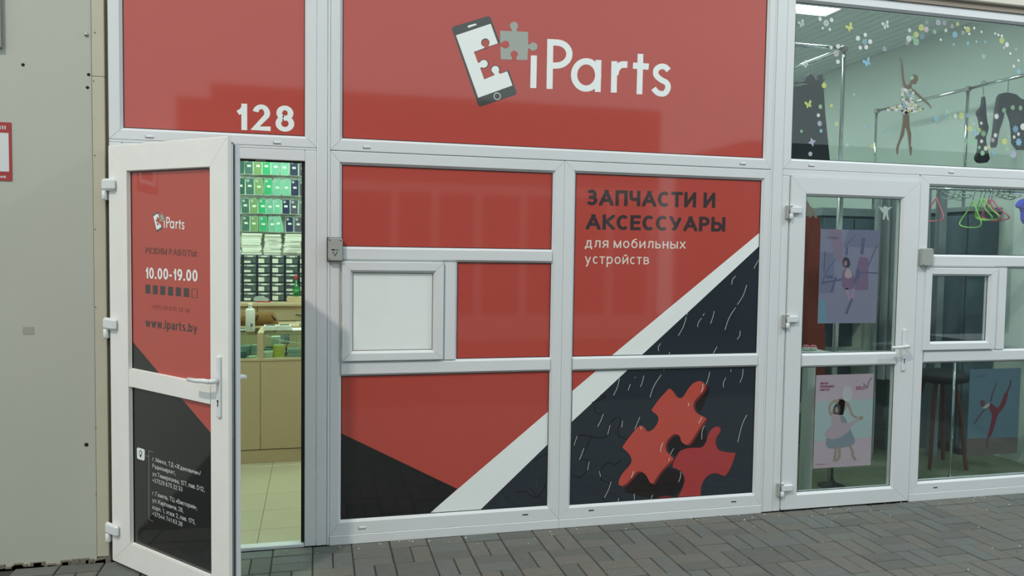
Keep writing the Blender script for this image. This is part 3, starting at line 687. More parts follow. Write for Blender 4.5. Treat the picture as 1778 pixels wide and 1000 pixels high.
# --- the open door leaf
TH = math.radians(47.7); SAG = .016
leaf = struct(empty('door_2', (-.974, -.032, .017)), 'open white door leaf with red and black film panels')
leaf.rotation_euler = (0, 0, -TH)
SHEAR = Matrix(((1, 0, 0, 0), (0, 1, 0, 0), (-SAG, 0, 1, 0), (0, 0, 0, 1)))     # the old leaf has dropped at its free edge
LM = Matrix.Translation(leaf.location) @ leaf.rotation_euler.to_matrix().to_4x4() @ SHEAR; LI = LM.inverted()
YL = .020
def leaf_map(px, py, y=YL):
    o = LI @ CAM; d = LI.to_3x3() @ ray(px, py); p = o+d*((y-o.y)/d.y); return (p.x, p.z)
def llayer(k): return lambda a, b: (a, YL-.0005*k, b)
LW, LH = .912, 2.036
mitred(leaf, 0, 0, LW, LH, .160, .124, .127, .124, M['pvc_leaf_lit'], depth=.0185, bead=.004, rec=.018)
bar('mid_rail', leaf, .160, LW-.124, .884, .973, False, M['pvc_leaf_lit'], depth=.0185, bead=.004, rec=.018)
q = MB()
for y0, y1, e in ((.0187, .0435, .014), (.0437, .068, .006)):
    zt_ = LH-(.02 if y0 < .03 else .030)
    for a_, b_ in (((e, y0, .02), (LW-e, y1, .1)), ((e, y0, LH-.1), (LW-e, y1, zt_)), ((e, y0, .1), (.14, y1, LH-.1)), ((LW-.11, y0, .1), (LW-e, y1, LH-.1)), ((.14, y0, .89), (LW-.11, y1, .965))): q.bbox(a_, b_, .0015, 0 if y0 > .03 else 1)
q.obj('inner_frame', [M['pvc'], M['grey_metal']], leaf)
q = MB(); q.box((LW-.0138, .0195, .03), (LW-.0128, .0225, LH-.03)); q.box((LW-.0138, .040, .03), (LW-.0128, .0433, LH-.03)); q.obj('edge_gasket', M['gasket'], leaf)
q = MB(); q.bbox((LW-.0139, .024, .03), (LW-.0122, .038, LH-.03), .0004); lk = q.obj('lock_rail', M['steel'], leaf)
for z in (.78, .93, 1.02): q = MB(); q.bbox((LW-.0125, .025, z-.03), (LW-.009, .037, z+.03), .001); q.obj('lock_keep', M['grey_metal'], lk)
fu = box('film_panel', (.15, YL, .965), (LW-.116, YL+.006, LH-.118), M['red'], leaf); RU = (.160, .973, LW-.124, LH-.127)
fl = box('film_panel', (.15, YL, .115), (LW-.116, YL+.006, .892), M['black'], leaf); RL = (.160, .124, LW-.124, .884)
for fo, R_ in ((fu, RU), (fl, RL)):
    q = MB(); t = .004
    for a_, b_ in (((R_[0], R_[1]), (R_[0]+t, R_[3])), ((R_[0], R_[3]-t), (R_[2], R_[3]))): q.box((a_[0], YL-.003, a_[1]), (b_[0], YL-.0002, b_[1]))
    q.obj('gasket_line', M['gasket'], fo)
La = lambda name, pts, k, mt, par, R: art(name, pts, k, mt, par, R, leaf_map, llayer)
La('black_corner', [(200, 557), (226, 588), (279, 651), (296, 672), (260, 720), (180, 720)], 1, M['black'], fu, RU)
La('red_corner', [(280, 650), (318, 694.8), (365, 750), (400, 792), (400, 620)], 1, M['red'], fl, RL)
Lt = lambda t, bl, br, top, mt, par, wt, **k: text_obj('lettering', t, leaf_map, bl, br, top, mt, par, llayer(1), wt, **k)
# small logo: the same drawing, carried to the leaf by an affine map of its own plane
def small_logo_map(px, py):
    u = (px-784)/(1166-784); v = (py-28)/(185-28)
    a = Vector(leaf_map(265.5, 368)); b = Vector(leaf_map(320.5, 375)); c = Vector(leaf_map(265.5, 402.5))
    return (a.x+(b.x-a.x)*u, a.y+(c.y-a.y)*v+.004*u)
logo(small_logo_map, llayer, fu)
Lt('РЕЖИМ РАБОТЫ:', (252.6, 440.1), (343.2, 446), (252.6, 429.3), M['ghost'], fu, .19)
Lt('10.00-19.00', (252.3, 483.2), (343.2, 489), (252.3, 464), M['white'], fu, .17)
Zs = lambda x, y: (225+x/7.69, 470+y/7.69)
for i, x in enumerate((213, 310, 410, 513, 617, 725, 833)):
    y0 = 184+(x-213)*.0895; y1 = 302+(x-213)*.0895; wd = 63+i*1.4; dy = wd*.09
    c = [Zs(x, y0), Zs(x+wd, y0+dy), Zs(x+wd, y1+dy), Zs(x, y1)]
    if i < 6: La('day_square', c, 1, M['ink'], fu, RU)
    else: line_art('day_square_outline', [([c[j], c[(j+1) % 4]], .9) for j in range(4)], 1, M['ink'], fu, RU, leaf_map, llayer)
Lt('+375 29 675 32 36', Zs(290, 508), Zs(806, 562), Zs(290, 452), M['ghost'], fu, .1)
Lt('www.iparts.by', Zs(213, 747), Zs(903, 828), Zs(213, 632), M['ink'], fu, .16)
Za = lambda x, y: (225+x/5.886, 760+y/5.886)
La('map_icon', [Za(*p) for p in ((75, 110), (84, 98), (146, 116), (156, 128), (154, 222), (146, 234), (86, 216), (77, 204))], 1, M['white'], fl, RL)
La('map_pin', [Za(*p) for p in smooth_closed([(113, 126), (128, 140), (129, 165), (117, 203), (112, 203), (97, 160), (99, 136)], 1)], 2, M['black'], fl, RL)
La('map_pin_centre', [Za(*p) for p in smooth_closed([(113, 136), (123, 147), (122, 168), (113, 176), (104, 166), (104, 145)], 1)], 3, M['white'], fl, RL)
grey_print = mat('grey_print', srgb(150, 154, 150), **FILM)
line_art('bracket_line', [([Za(*p), Za(*r)], .75) for p, r in (((243, 145), (198, 132)), ((198, 131), (198, 832)), ((198, 832), (243, 856)), ((157, 182), (198, 190)))], 1, grey_print, fl, RL, leaf_map, llayer)
for t, bl, br in (('г. Минск, ТД «Ждановичи»/', (235, 235), (728, 388)), ('Радиомаркет,', (235, 306), (470, 380)), ('ул.Тимирязева, 127, пав. D12,', (235, 385), (766, 552)), ('+37529 675 32 33', (235, 452), (541, 550)),
                  ('г. Гомель, ТЦ «Виктория»,', (235, 584), (690, 736)), ('ул. Карповича, 28,', (235, 655), (549, 764)), ('корп. 1, этаж 2, пав. 175,', (235, 727), (672, 886)), ('+37544 741 63 28', (235, 793), (541, 908))):
    Lt(t, Za(*bl), Za(*br), Za(bl[0], bl[1]-44), M['sign_white'], fl, .12)
def handle(parent, M0, z, y, s=-1, mt=None):
    """lever handle with its long plate; M0 = x of the plate axis, s = direction of the lever"""
    mt = mt or M['pvc']
    q = MB(); q.bbox((-.0135, -.011, -.16), (.0135, 0, .105), .004); h = q.obj('handle', mt, parent); h.location = (M0, y, z)
    q = MB(); q.tube([(0, -.01, 0), (0, -.042, 0), (s*.012, -.058, 0)], [.012, .011, .0105], 12); q.tube([(0, -.05, 0), (s*.03, -.060, .002), (s*.075, -.062, -.002), (s*.135, -.060, -.004)], [.010, .0105, .0095, .0095], 12); q.obj('lever', mt, h, True)
    q = MB(); q.tube([(0, -.0118, -.088), (0, -.0105, -.088)], .0055, 12); q.box((-.0028, -.0118, -.112), (.0028, -.0105, -.088)); q.obj('keyhole', M['hole'], h)
    return h
handle(leaf, LW-.056, 1.0, 0)
q = MB(); q.bbox((LW-.07, .068, .85), (LW-.043, .078, 1.1), .003); q.tube([(LW-.056, .07, 1.0), (LW-.056, .125, 1.0)], .010, 10); q.tube([(LW-.05, .125, 1.0), (LW-.15, .13, .998)], .009, 10); q.bbox((LW-.064, .078, .905), (LW-.048, .10, .93), .003); q.obj('inside_handle', M['pvc'], leaf)
for z in (1.842, 1.17, .158):
    q = MB(); q.bbox((-.03, -.024, -.022), (.076, -.0005, .036), .012); h = q.obj('hinge', M['pvc'], leaf); h.location = (0, 0, z)
    q = MB(); q.lathe([(.008, -.068), (.0125, -.06), (.0125, -.0215), (.010, -.021)], (-.014, -.012, 0), 12); q.obj('hinge_knuckle', M['pvc'], h, True)
    q = MB(); q.bbox((-.034, -.004, -.066), (-.015, .05, -.024), .003); q.obj('hinge_bracket', M['pvc'], h)

for ch in leaf.children: ch.matrix_parent_inverse = SHEAR

# ================================================================== SHOPFRONT, second shop (dance wear)
XR = 5.25
w5 = struct(empty('window_5'), 'wide clear window with stickers above the glass door')
mitred(w5, 2.7225, 2.0905, XR, TOP, .0615, .06, .062, .064, M['pvc'])
g5 = film('glass_pane', w5, 2.784, 2.1545, XR-.06, 3.088, M['glass'], y=.02)
cap(w5, 1409, 287); cap(w5, 1652, 299)

d3f = struct(empty('door_3'), 'closed white glass door of the dance shop')
box('jamb', (2.7225, .0, 0), (2.772, .06, 2.0495), M['pvc'], d3f, .003)
box('head', (2.7225, .0, 2.05), (3.697, .06, 2.0895), M['pvc'], d3f, .003)
box('jamb', (3.64, .03, 0), (3.697, .06, 2.0495), M['pvc'], d3f, .003)
box('gasket', (2.772, .012, .01), (2.776, .03, 2.0495), M['gasket'], d3f)
mitred(d3f, 2.7765, .008, 3.694, 2.048, .1115, .131, .1145, .101, M['pvc'], y0=-.014, depth=.05, bead=.014)
bar('mid_rail', d3f, 2.888, 3.563, .887, .972, False, M['pvc'], y0=-.014)
film('glass_pane', d3f, 2.888, .972, 3.563, 1.9335, M['glass'], y=.006); film('glass_pane', d3f, 2.888, .109, 3.563, .887, M['glass'], y=.006)
handle(d3f, P(1569, 600, -.014).x, P(1569, 600, -.014).z, -.014, -1)
for py in (365.5, 555, 847):
    z = P(1372, py, -.02).z
    q = MB(); q.bbox((-.012, -.022, -.018), (.062, 0, .024), .006); h = q.obj('hinge', M['pvc'], d3f); h.location = (2.7765, -.0145, z)
    q = MB(); q.lathe([(.008, -.052), (.0115, -.046), (.0115, -.019), (.010, -.0185)], (-.008, -.012, 0), 12); q.obj('hinge_knuckle', M['pvc'], h, True)
    q = MB(); q.lathe([(.009, .0245), (.0095, .034), (.004, .040)], (-.008, -.012, 0), 12); q.obj('hinge_cap', M['pvc'], h, True)
    q = MB(); q.bbox((-.034, -.010, -.05), (-.0205, .0145, .03), .003); q.obj('hinge_bracket', M['grey_plastic'], h)

w6 = struct(empty('window_6'), 'lower clear window unit with a small hatch right of the glass door')
mitred(w6, 3.7035, .0475, XR, 2.0895, .0805, .06, .0645, .0735, M['pvc'])
box('sill', (3.7035, -.004, -.004), (XR, .065, .047), M['pvc'], w6, .002)
bar('transom', w6, 3.784, XR-.06, 1.509, 1.59, False, M['pvc']); bar('transom', w6, 3.784, XR-.06, .892, .974, False, M['pvc'])
bar('mullion', w6, .974, 1.509, 4.333, 4.415, True, M['pvc'])
for a in ((3.784, 1.59, XR-.06, 2.025), (4.415, .974, XR-.06, 1.509), (3.784, .121, XR-.06, .892)): film('glass_pane', w6, *a, M['glass'], y=.02)
hp = film('hatch_glass', w6, 3.823, 1.031, 4.260, 1.454, M['glass'], y=.012)
mitred(hp, 3.766, .977, 4.322, 1.506, .057, .062, .052, .054, M['pvc'], y0=-.012, depth=.045)
slot(w6, 1624, 846.5)
struct(box('trim_7', (XR, -.001, 0), (XR+.075, .075, TOP), M['pvc'], None, .003), 'white post right of the dance shop window')
struct(box('wall_right', (XR+.076, 0, 0), (9.0, .12, TOP), M['wall_paint']), 'grey painted wall panel beyond the dance shop')
struct(box('trim_8', (-.99, -.012, TOP), (9.0, .12, 3.186), M['fascia_shade']), 'brown strip coloured as the shadow gap above the shop windows')
struct(box('trim_9', (-.99, -.04, 3.187), (9.0, .12, 4.0), M['fascia'], None, .006), 'cream fascia board above the shop windows')

# ------------------------------------------------------------------ grey boxes on the frames
jb = tag(empty('junction_box', (.0975, 0, 1.569)), 'grey plastic junction box with an arrow beside the red panel', 'junction box')
q = MB(); q.bbox((-.0375, -.028, -.06), (.0375, 0, .06), .006); q.obj('base', M['grey_plastic'], jb)
q = MB(); q.bbox((-.036, -.032, -.0575), (.036, -.0285, .0575), .0015); lid = q.obj('lid', M['grey_plastic'], jb)
q = MB(); q.box((-.0395, -.012, -.0625), (.0395, -.0002, .0625)); q.obj('dark_backing', M['gasket'], jb)
for x, z in ((-.028, .048), (.028, .047), (-.03, -.05)): q = MB(); q.tube([(x, -.0335, z), (x, -.031, z)], .0032, 8); q.obj('screw', M['hole'], lid)
q = MB()
for pts, wd in (([(-.02, -.002), (.018, -.002)], .0035), ([(-.012, -.011), (-.001, -.033), (.011, -.011)], .004)):
    for pg in strip(pts, wd): q.add([(p[0], -.0326, p[1]) for p in pg], [(0, 1, 2, 3)])
q.add([(-.021, -.0326, -.002), (-.008, -.0326, .004), (-.008, -.0326, -.007)], [(0, 1, 2)]); q.obj('arrow_mark', M['ink_print'], lid)
jb2 = tag(empty('junction_box', (3.752, 0, 1.572)), 'plain grey junction box right of the glass door handle side', 'junction box')
q = MB(); q.bbox((-.044, -.028, -.056), (.044, 0, .056), .006); q.obj('base', M['grey_plastic'], jb2)
q = MB(); q.bbox((-.042, -.034, -.053), (.042, -.0285, .053), .002); lid = q.obj('lid', M['grey_plastic'], jb2)
for x, z in ((.034, .046), (-.034, -.045)): q = MB(); q.tube([(x, -.0355, z), (x, -.033, z)], .003, 8); q.obj('screw', M['hole'], lid)

# ------------------------------------------------------------------ posters on the glass
def pcol(name, r, g_, b_): return mat(name, srgb(r, g_, b_), .6, var=.05, scale=9)
def poster(name, label, px4, Y, cols, art_fn):
    c = [P(*p, Y) for p in px4]; x0 = (c[0].x+c[3].x)/2; x1 = (c[1].x+c[2].x)/2; z1 = (c[0].z+c[1].z)/2; z0 = (c[2].z+c[3].z)/2
    o = tag(empty(name, ((x0+x1)/2, Y, z0)), label, 'poster')
    mp = lambda px, py: (P(px, py, Y).x-o.location.x, P(px, py, Y).z-o.location.z)
    lay = lambda k: (lambda a, b: (a, -.0004*k, b))
    h = z1-z0; W = (x1-x0)/2; R = (-W, 0, W, h)
    q = MB(); q.box((-W, 0, 0), (W, .0015, h)); sheet = q.obj('sheet', cols[0], o)
    A = lambda nm, pts, k, mt: art(nm, pts, k, mt, sheet, R, mp, lay)
    T = lambda t, bl, br, top, mt, wt, **kw: text_obj('lettering', t, mp, bl, br, top, mt, sheet, lay(4), wt, **kw)
    Ln = lambda nm, lines, k, mt: [line_art(nm, [l], k+.1*i, mt, sheet, R, mp, lay) for i, l in enumerate(lines)]
    art_fn(A, T, Ln); return o
pk = pcol('poster_pink', 218, 186, 202); pk2 = pcol('poster_grey_green', 192, 201, 206); sk = pcol('poster_skin', 160, 140, 128); tutu = pcol('poster_tutu_pink', 178, 158, 168); tulle = pcol('poster_tulle_grey', 128, 140, 152); hair = pcol('poster_hair', 66, 58, 66); mag = pcol('poster_magenta', 150, 50, 100); pale = pcol('poster_pale', 190, 186, 192)
def post2(A, T, Ln):
    S = lambda x, y: (1410+x/8.336, 690+y/8.336)
    sm = lambda pts: [S(*p) for p in smooth_closed(pts, 2)]
    A('pale_band', [S(*p) for p in ((0, 80), (60, 60), (400, 40), (900, 20), (960, 560), (400, 620), (0, 640))], 1, pk2)
    A('tulle_skirt', sm([(430, 250), (480, 290), (520, 400), (560, 470), (600, 560), (630, 660), (560, 705), (470, 720), (300, 745), (190, 715), (215, 560), (180, 520), (250, 440), (330, 380)]), 2, tulle)
    Ln('limb', [([S(*p) for p in l], w) for l, w in (([(430, 30), (420, 130), (400, 250)], 12), ([(500, 60), (545, 150), (570, 250), (650, 295)], 4.2), ([(275, 260), (245, 170), (260, 100), (320, 50), (390, 40)], 4), ([(350, 720), (335, 820), (320, 920)], 4.5), ([(385, 700), (400, 800), (385, 890), (330, 920)], 4.5), ([(540, 700), (590, 780), (580, 830), (630, 910)], 4.5))], 2, sk)
    A('torso', sm([(360, 30), (420, 0), (530, 60), (510, 120), (470, 200), (430, 270), (400, 280), (270, 270), (300, 160), (340, 90)]), 2, sk)
    A('child_dress', sm([(270, 260), (300, 240), (400, 250), (420, 370), (460, 370), (540, 370), (660, 300), (680, 330), (560, 420), (540, 480), (470, 540), (380, 590), (280, 610), (190, 580), (185, 520), (260, 440), (290, 370)]), 3, tutu)
    Ln('raised_shoe', [([S(*p) for p in [(680, 310), (720, 290), (770, 225)]], 3.2)], 3, pale)
    A('shoe', sm([(660, 290), (720, 260), (745, 290), (720, 330), (680, 325)]), 4, sk)
    A('child_hair', sm([(355, 90), (405, 110), (410, 200), (385, 245), (315, 240), (300, 200), (320, 110)]), 4, hair)
    A('child_face', sm([(350, 130), (378, 160), (375, 210), (345, 225), (325, 200), (330, 150)]), 5, sk)
    A('head', [(1471+9.5*math.cos(t), 684+13.5*math.sin(t)) for t in [i*math.pi/12 for i in range(24)]], 4, pale)
    Q = lambda x, y: (1410+x/14.28, 640+y/14.28)
    T('ЛЕГКО', Q(190, 390), Q(395, 384), Q(190, 342), mag, .2, slant=.2)
    T('СВОБОДНО', Q(185, 470), Q(540, 462), Q(185, 415), mag, .2, slant=.2)
    T('СВЕТЛО', Q(185, 545), Q(425, 540), Q(185, 500), mag, .2, slant=.2)
    T('SOLO', Q(1075, 522), Q(1300, 515), Q(1075, 435), mag, .16, slant=.2)
    Ln('swoosh', [([Q(1265, 370), Q(1320, 400), Q(1370, 510), Q(1395, 330), Q(1480, 215)], .9)], 4, hair)
    Ln('small_print', [([S(65, 968), S(200, 962)], .7)], 4, mag)
poster('poster', 'pink poster of two ballet dancers on the lower pane of the glass door', ((1417, 651), (1517, 649), (1512, 808), (1412, 813)), .0125, [pk], post2)
lav = pcol('poster_lavender', 160, 150, 178); lav2 = pcol('poster_violet', 142, 136, 168); lblue = pcol('poster_sky_blue', 136, 164, 188); rose = pcol('poster_rose', 166, 138, 164); plum = pcol('poster_plum', 126, 102, 132); dblue = pcol('poster_slate', 92, 98, 130); skin2 = pcol('poster_face', 150, 124, 138)
def post1(A, T, Ln):
    S = lambda x, y: (1425+x/6.06, 395+y/6.06)
    sm = lambda pts: [S(*p) for p in smooth_closed(pts, 2)]
    A('rose_band', [S(*p) for p in ((60, 0), (210, 0), (240, 330), (200, 380), (150, 300), (110, 140))], 1, rose)
    A('violet_field', [S(*p) for p in ((300, 0), (640, 0), (640, 220), (240, 200))], 1, lav2)
    A('blue_corner', [S(*p) for p in ((-40, 740), (40, 760), (70, 1020), (-60, 1020))], 1, lblue)
    A('violet_block', [S(*p) for p in ((-20, 260), (140, 270), (150, 690), (-40, 690))], 1, lav2)
    A('dancer_dress', sm([(235, 440), (300, 430), (350, 500), (360, 650), (230, 655), (220, 540)]), 2, plum)
    A('dancer_panel', [S(*p) for p in ((410, 310), (500, 320), (500, 655), (360, 655), (360, 520))], 2, plum)
    A('dancer_bodice', sm([(270, 430), (310, 440), (340, 520), (270, 540), (245, 500)]), 3, tutu)
    A('dancer_hair', sm([(250, 305), (300, 320), (315, 420), (235, 420), (228, 350)]), 3, hair)
    A('dancer_face', sm([(255, 345), (278, 355), (275, 400), (250, 412), (240, 380)]), 4, skin2)
    Ln('limb', [([S(*p) for p in l], w) for l, w in (([(270, 640), (300, 750), (330, 800)], 5), ([(340, 650), (330, 760), (280, 900)], 5))], 2, rose)
    Ln('ribbon', [([S(*p) for p in l], w) for l, w in (([(160, 330), (70, 440), (10, 590)], 1.5), ([(0, 585), (220, 545)], 3), ([(160, 520), (110, 680)], 3), ([(370, 80), (250, 205)], 1.2), ([(400, 470), (640, 480)], 2), ([(590, 190), (500, 400)], 1.6), ([(45, 250), (35, 460)], 1.5))], 3, dblue)
    Ln('shoe', [([S(*p) for p in l], w) for l, w in (([(452, 110), (432, 280)], 5), ([(278, 205), (270, 290)], 3.4), ([(385, 440), (400, 500), (350, 575)], 6), ([(330, 745), (270, 905)], 4), ([(60, 515), (125, 517)], 4))], 4, dblue)
    T('Grishko', (1435, 414.5), (1455.5, 415.5), (1435, 409), dblue, .1, slant=.25)
poster('poster', 'lavender poster of a seated dancer on the upper pane of the glass door', ((1425, 398), (1526, 399.5), (1522, 561), (1420, 561)), .0125, [lav], post1)
bl3 = pcol('poster_blue', 98, 122, 138); gr3 = pcol('poster_ground', 104, 94, 92); rd3 = pcol('poster_crimson', 122, 46, 62); wh3 = pcol('poster_blouse', 160, 160, 158); dk3 = pcol('poster_dark_limb', 88, 66, 70)
def post3(A, T, Ln):
    S = lambda x, y: (1590+x/4.346, 620+y/4.346)
    sm = lambda pts: [S(*p) for p in smooth_closed(pts, 2)]
    A('ground_band', [S(*p) for p in ((370, 618), (780, 602), (780, 780), (370, 780))], 1, gr3)
    A('red_trousers', sm([(560, 340), (590, 365), (620, 390), (650, 330), (670, 270), (695, 255), (695, 300), (665, 380), (620, 430), (600, 500), (575, 580), (550, 620), (535, 610), (560, 530), (575, 460), (575, 420), (550, 385)]), 2, rd3)
    Ln('limb', [([S(*p) for p in l], w) for l, w in (([(565, 335), (580, 270), (600, 220), (613, 195)], 2), ([(540, 370), (490, 430), (437, 505)], 2), ([(540, 615), (535, 690)], 3.5), ([(690, 260), (712, 215), (717, 175)], 3))], 2, dk3)
    A('blouse', sm([(500, 385), (545, 345), (562, 355), (545, 380), (515, 390)]), 3, wh3)
    A('hair', sm([(480, 330), (510, 320), (528, 345), (510, 375), (490, 372)]), 3, dk3)
    T('Grishko', (1694, 655), (1711, 655), (1694, 649), dblue, .1, slant=.25)
poster('poster', 'blue poster of a leaping dancer in red trousers in the low right window', ((1684, 641), (1773, 639), (1766, 785), (1679, 793)), .027, [bl3], post3)

# ------------------------------------------------------------------ stickers on the upper window
YS = .0185
SCOL = {'white': (232, 236, 232), 'pale blue': (150, 200, 222), 'pale yellow': (214, 222, 140), 'pale green': (165, 210, 175), 'pale pink': (225, 205, 215), 'lilac': (190, 195, 215)}
SM = {k: veil('sticker_'+k.replace(' ', '_'), srgb(*v), .75) for k, v in SCOL.items()}
SF = {k: veil('faint_sticker_'+k.replace(' ', '_'), srgb(*v), .38) for k, v in SCOL.items()}
def shape(kind, r):
    if kind == 'dot': return [(r*math.cos(t), r*math.sin(t)) for t in [i*math.pi/8 for i in range(16)]]
    if kind == 'flower': return [(r*(.8+.2*math.cos(8*t))*math.cos(t), r*(.8+.2*math.cos(8*t))*math.sin(t)) for t in [i*math.pi/24 for i in range(48)]]
    if kind == 'star': return [(r*(1 if i % 2 == 0 else .5)*math.sin(i*math.pi/5), r*(1 if i % 2 == 0 else .5)*math.cos(i*math.pi/5)) for i in range(10)]
    if kind == 'butterfly': return [(x*r, y*r) for x, y in ((0,.15),(.2,.6),(.6,1),(1,.95),(1,.4),(.55,.05),(.75,-.3),(.55,-.75),(.2,-.6),(0,-.25),(-.2,-.6),(-.55,-.75),(-.75,-.3),(-.55,.05),(-1,.4),(-1,.95),(-.6,1),(-.2,.6))]
    if kind == 'diamond': return [(0, 1.1*r), (.35*r, .35*r), (1.1*r, 0), (.35*r, -.35*r), (0, -1.1*r), (-.35*r, -.35*r), (-1.1*r, 0), (-.35*r, .35*r)]
STK = []
def sticker(px, py, rpx, kind, col, label, group, rot=0.0, hole=False, faint=False):
    p = P(px, py, YS); r = rpx*(p-CAM).length/F*1.05
    pts = shape(kind, r); c, s = math.cos(rot), math.sin(rot); pts = [(x*c-y*s, x*s+y*c) for x, y in pts]
    q = MB()
    if hole:
        n = len(pts); inner = [(x*.5, y*.5) for x, y in pts]
        for i in range(n):
            j = (i+1) % n
            q.add([(pts[i][0], 0, pts[i][1]), (pts[j][0], 0, pts[j][1]), (inner[j][0], 0, inner[j][1]), (inner[i][0], 0, inner[i][1])], [(0, 1, 2, 3)])
        q.poly([(x*.28, y*.28) for x, y in pts], lambda a, b: (a, 0, b))
    else: q.prism(pts, lambda a, b: (a, 0, b), lambda a, b: (a, .0006, b))
    o = q.obj('window_sticker', (SF if faint else SM)[col]); o.location = (p.x, YS, p.z); tag(o, label, 'sticker', group); STK.append(o)
GS = 'flower and butterfly stickers on the upper window'
C4 = lambda x, y: (1370+x/6.248, y/6.248)
for x, y, r, k, c, lab, rot, hole in (
    (138, 258, 5.2, 'butterfly', 'white', 'white butterfly sticker left below the ceiling light, against the frame', .5, True),
    (403, 250, 5.2, 'flower', 'white', 'white eight petal sticker in the middle of the ring below the ceiling light', 0, True),
    (660, 300, 6, 'butterfly', 'pale yellow', 'pale yellow butterfly sticker right of the ceiling light', .6, False),
    (1050, 275, 6, 'butterfly', 'white', 'outlined butterfly sticker high on the window right of the yellow butterfly', .4, True),
    (822, 450, 4.6, 'flower', 'pale blue', 'pale blue flower sticker ringed by white dots left of the dancer', 0, True),
    (512, 580, 5.2, 'flower', 'pale pink', 'pale pink snowflake sticker on the corner of the chrome rail', 0, True),
    (848, 680, 6.4, 'butterfly', 'pale blue', 'pale blue butterfly sticker left of the dancer raised hand', .5, False),
    (182, 700, 5.2, 'butterfly', 'white', 'white outlined butterfly sticker above the black trousers hanger', .8, True),
    (1033, 530, 4, 'flower', 'lilac', 'single lilac flower sticker between the blue butterfly and the arc', 0, True),
    (443, 318, 3.2, 'star', 'white', 'small white star sticker low right in the ring below the light', 0, False)):
    sticker(*C4(x, y), r, k, c, lab, GS, rot, hole)
for x, y, r in ((398, 165, 2.4), (337, 206, 3), (462, 216, 3.1), (365, 306, 1.8)): sticker(*C4(x, y), r, 'dot', 'white', 'small white dot sticker below the ceiling light', GS)
for x, y, r in ((827, 378, 2.8), (880, 452, 3.4), (837, 512, 3.2), (773, 517, 2.9), (748, 415, 3.6)): sticker(*C4(x, y), r, 'dot', 'white', 'white dot sticker around the blue flower', GS)
for x, y, r in ((533, 503, 3.4), (457, 515, 2.7), (530, 670, 3.2), (590, 605, 2.4)): sticker(*C4(x, y), r, 'dot', 'white', 'white dot sticker at the chrome rail corner', GS)
C6 = lambda x, y: (1370+x/6.248, 140+y/6.248)
for x, y, r, k, c, lab, rot, hole in (
    (212, 262, 6, 'butterfly', 'pale yellow', 'faint yellow butterfly sticker in front of the black trousers', .3, False),
    (332, 465, 4.8, 'flower', 'lilac', 'lilac flower sticker at the right edge of the black trousers', 0, False),
    (135, 548, 3.6, 'star', 'pale green', 'pale star sticker low on the black trousers', 0, False),
    (250, 665, 6.6, 'diamond', 'lilac', 'lilac four pointed star sticker low on the black trousers', .3, False),
    (232, 795, 3.4, 'dot', 'lilac', 'lilac dot sticker lowest on the black trousers', 0, False),
    (340, 283, 3.3, 'dot', 'pale green', 'pale green dot sticker halfway down the trouser edge', 0, False),
    (319, 376, 2.8, 'dot', 'white', 'white dot sticker between the green dot and the lilac flower', 0, False),
    (346, 545, 2.8, 'dot', 'pale blue', 'pale blue dot sticker under the lilac flower', 0, False),
    (380, 52, 4, 'dot', 'pale yellow', 'yellow dot sticker right of the trouser hanger clip', 0, False),
    (460, 272, 2.6, 'dot', 'pale yellow', 'small yellow dot sticker between trousers and chrome post', 0, False),
    (515, 468, 3.8, 'flower', 'pale yellow', 'yellow ring flower sticker between trousers and chrome post', 0, True),
    (905, 710, 4, 'flower', 'pale yellow', 'yellow ring flower sticker on the lower end of the back chrome post', 0, True),
    (702, 152, 2.2, 'dot', 'pale green', 'small green dot sticker between the two chrome posts', 0, False),
    (825, 510, 2.6, 'butterfly', 'pale blue', 'tiny blue butterfly sticker between the two chrome posts', 0, False),
    (1050, 562, 3, 'flower', 'pale blue', 'blue ring sticker left of the dancer legs', 0, True),
    (456, 645, 2.2, 'dot', 'pale green', 'small green dot sticker low left of the chrome post', 0, False),
    (630, 697, 3.6, 'flower', 'lilac', 'lilac ring flower sticker low right of the chrome post', 0, True)):
    sticker(*C6(x, y), r, k, c, lab, GS, rot, hole)
C5 = lambda x, y: (1570+x/6.25, y/6.25)
kinds = {'w': 'white', 'b': 'pale blue', 'y': 'pale yellow', 'g': 'pale green', 'p': 'pale pink', 'l': 'lilac'}
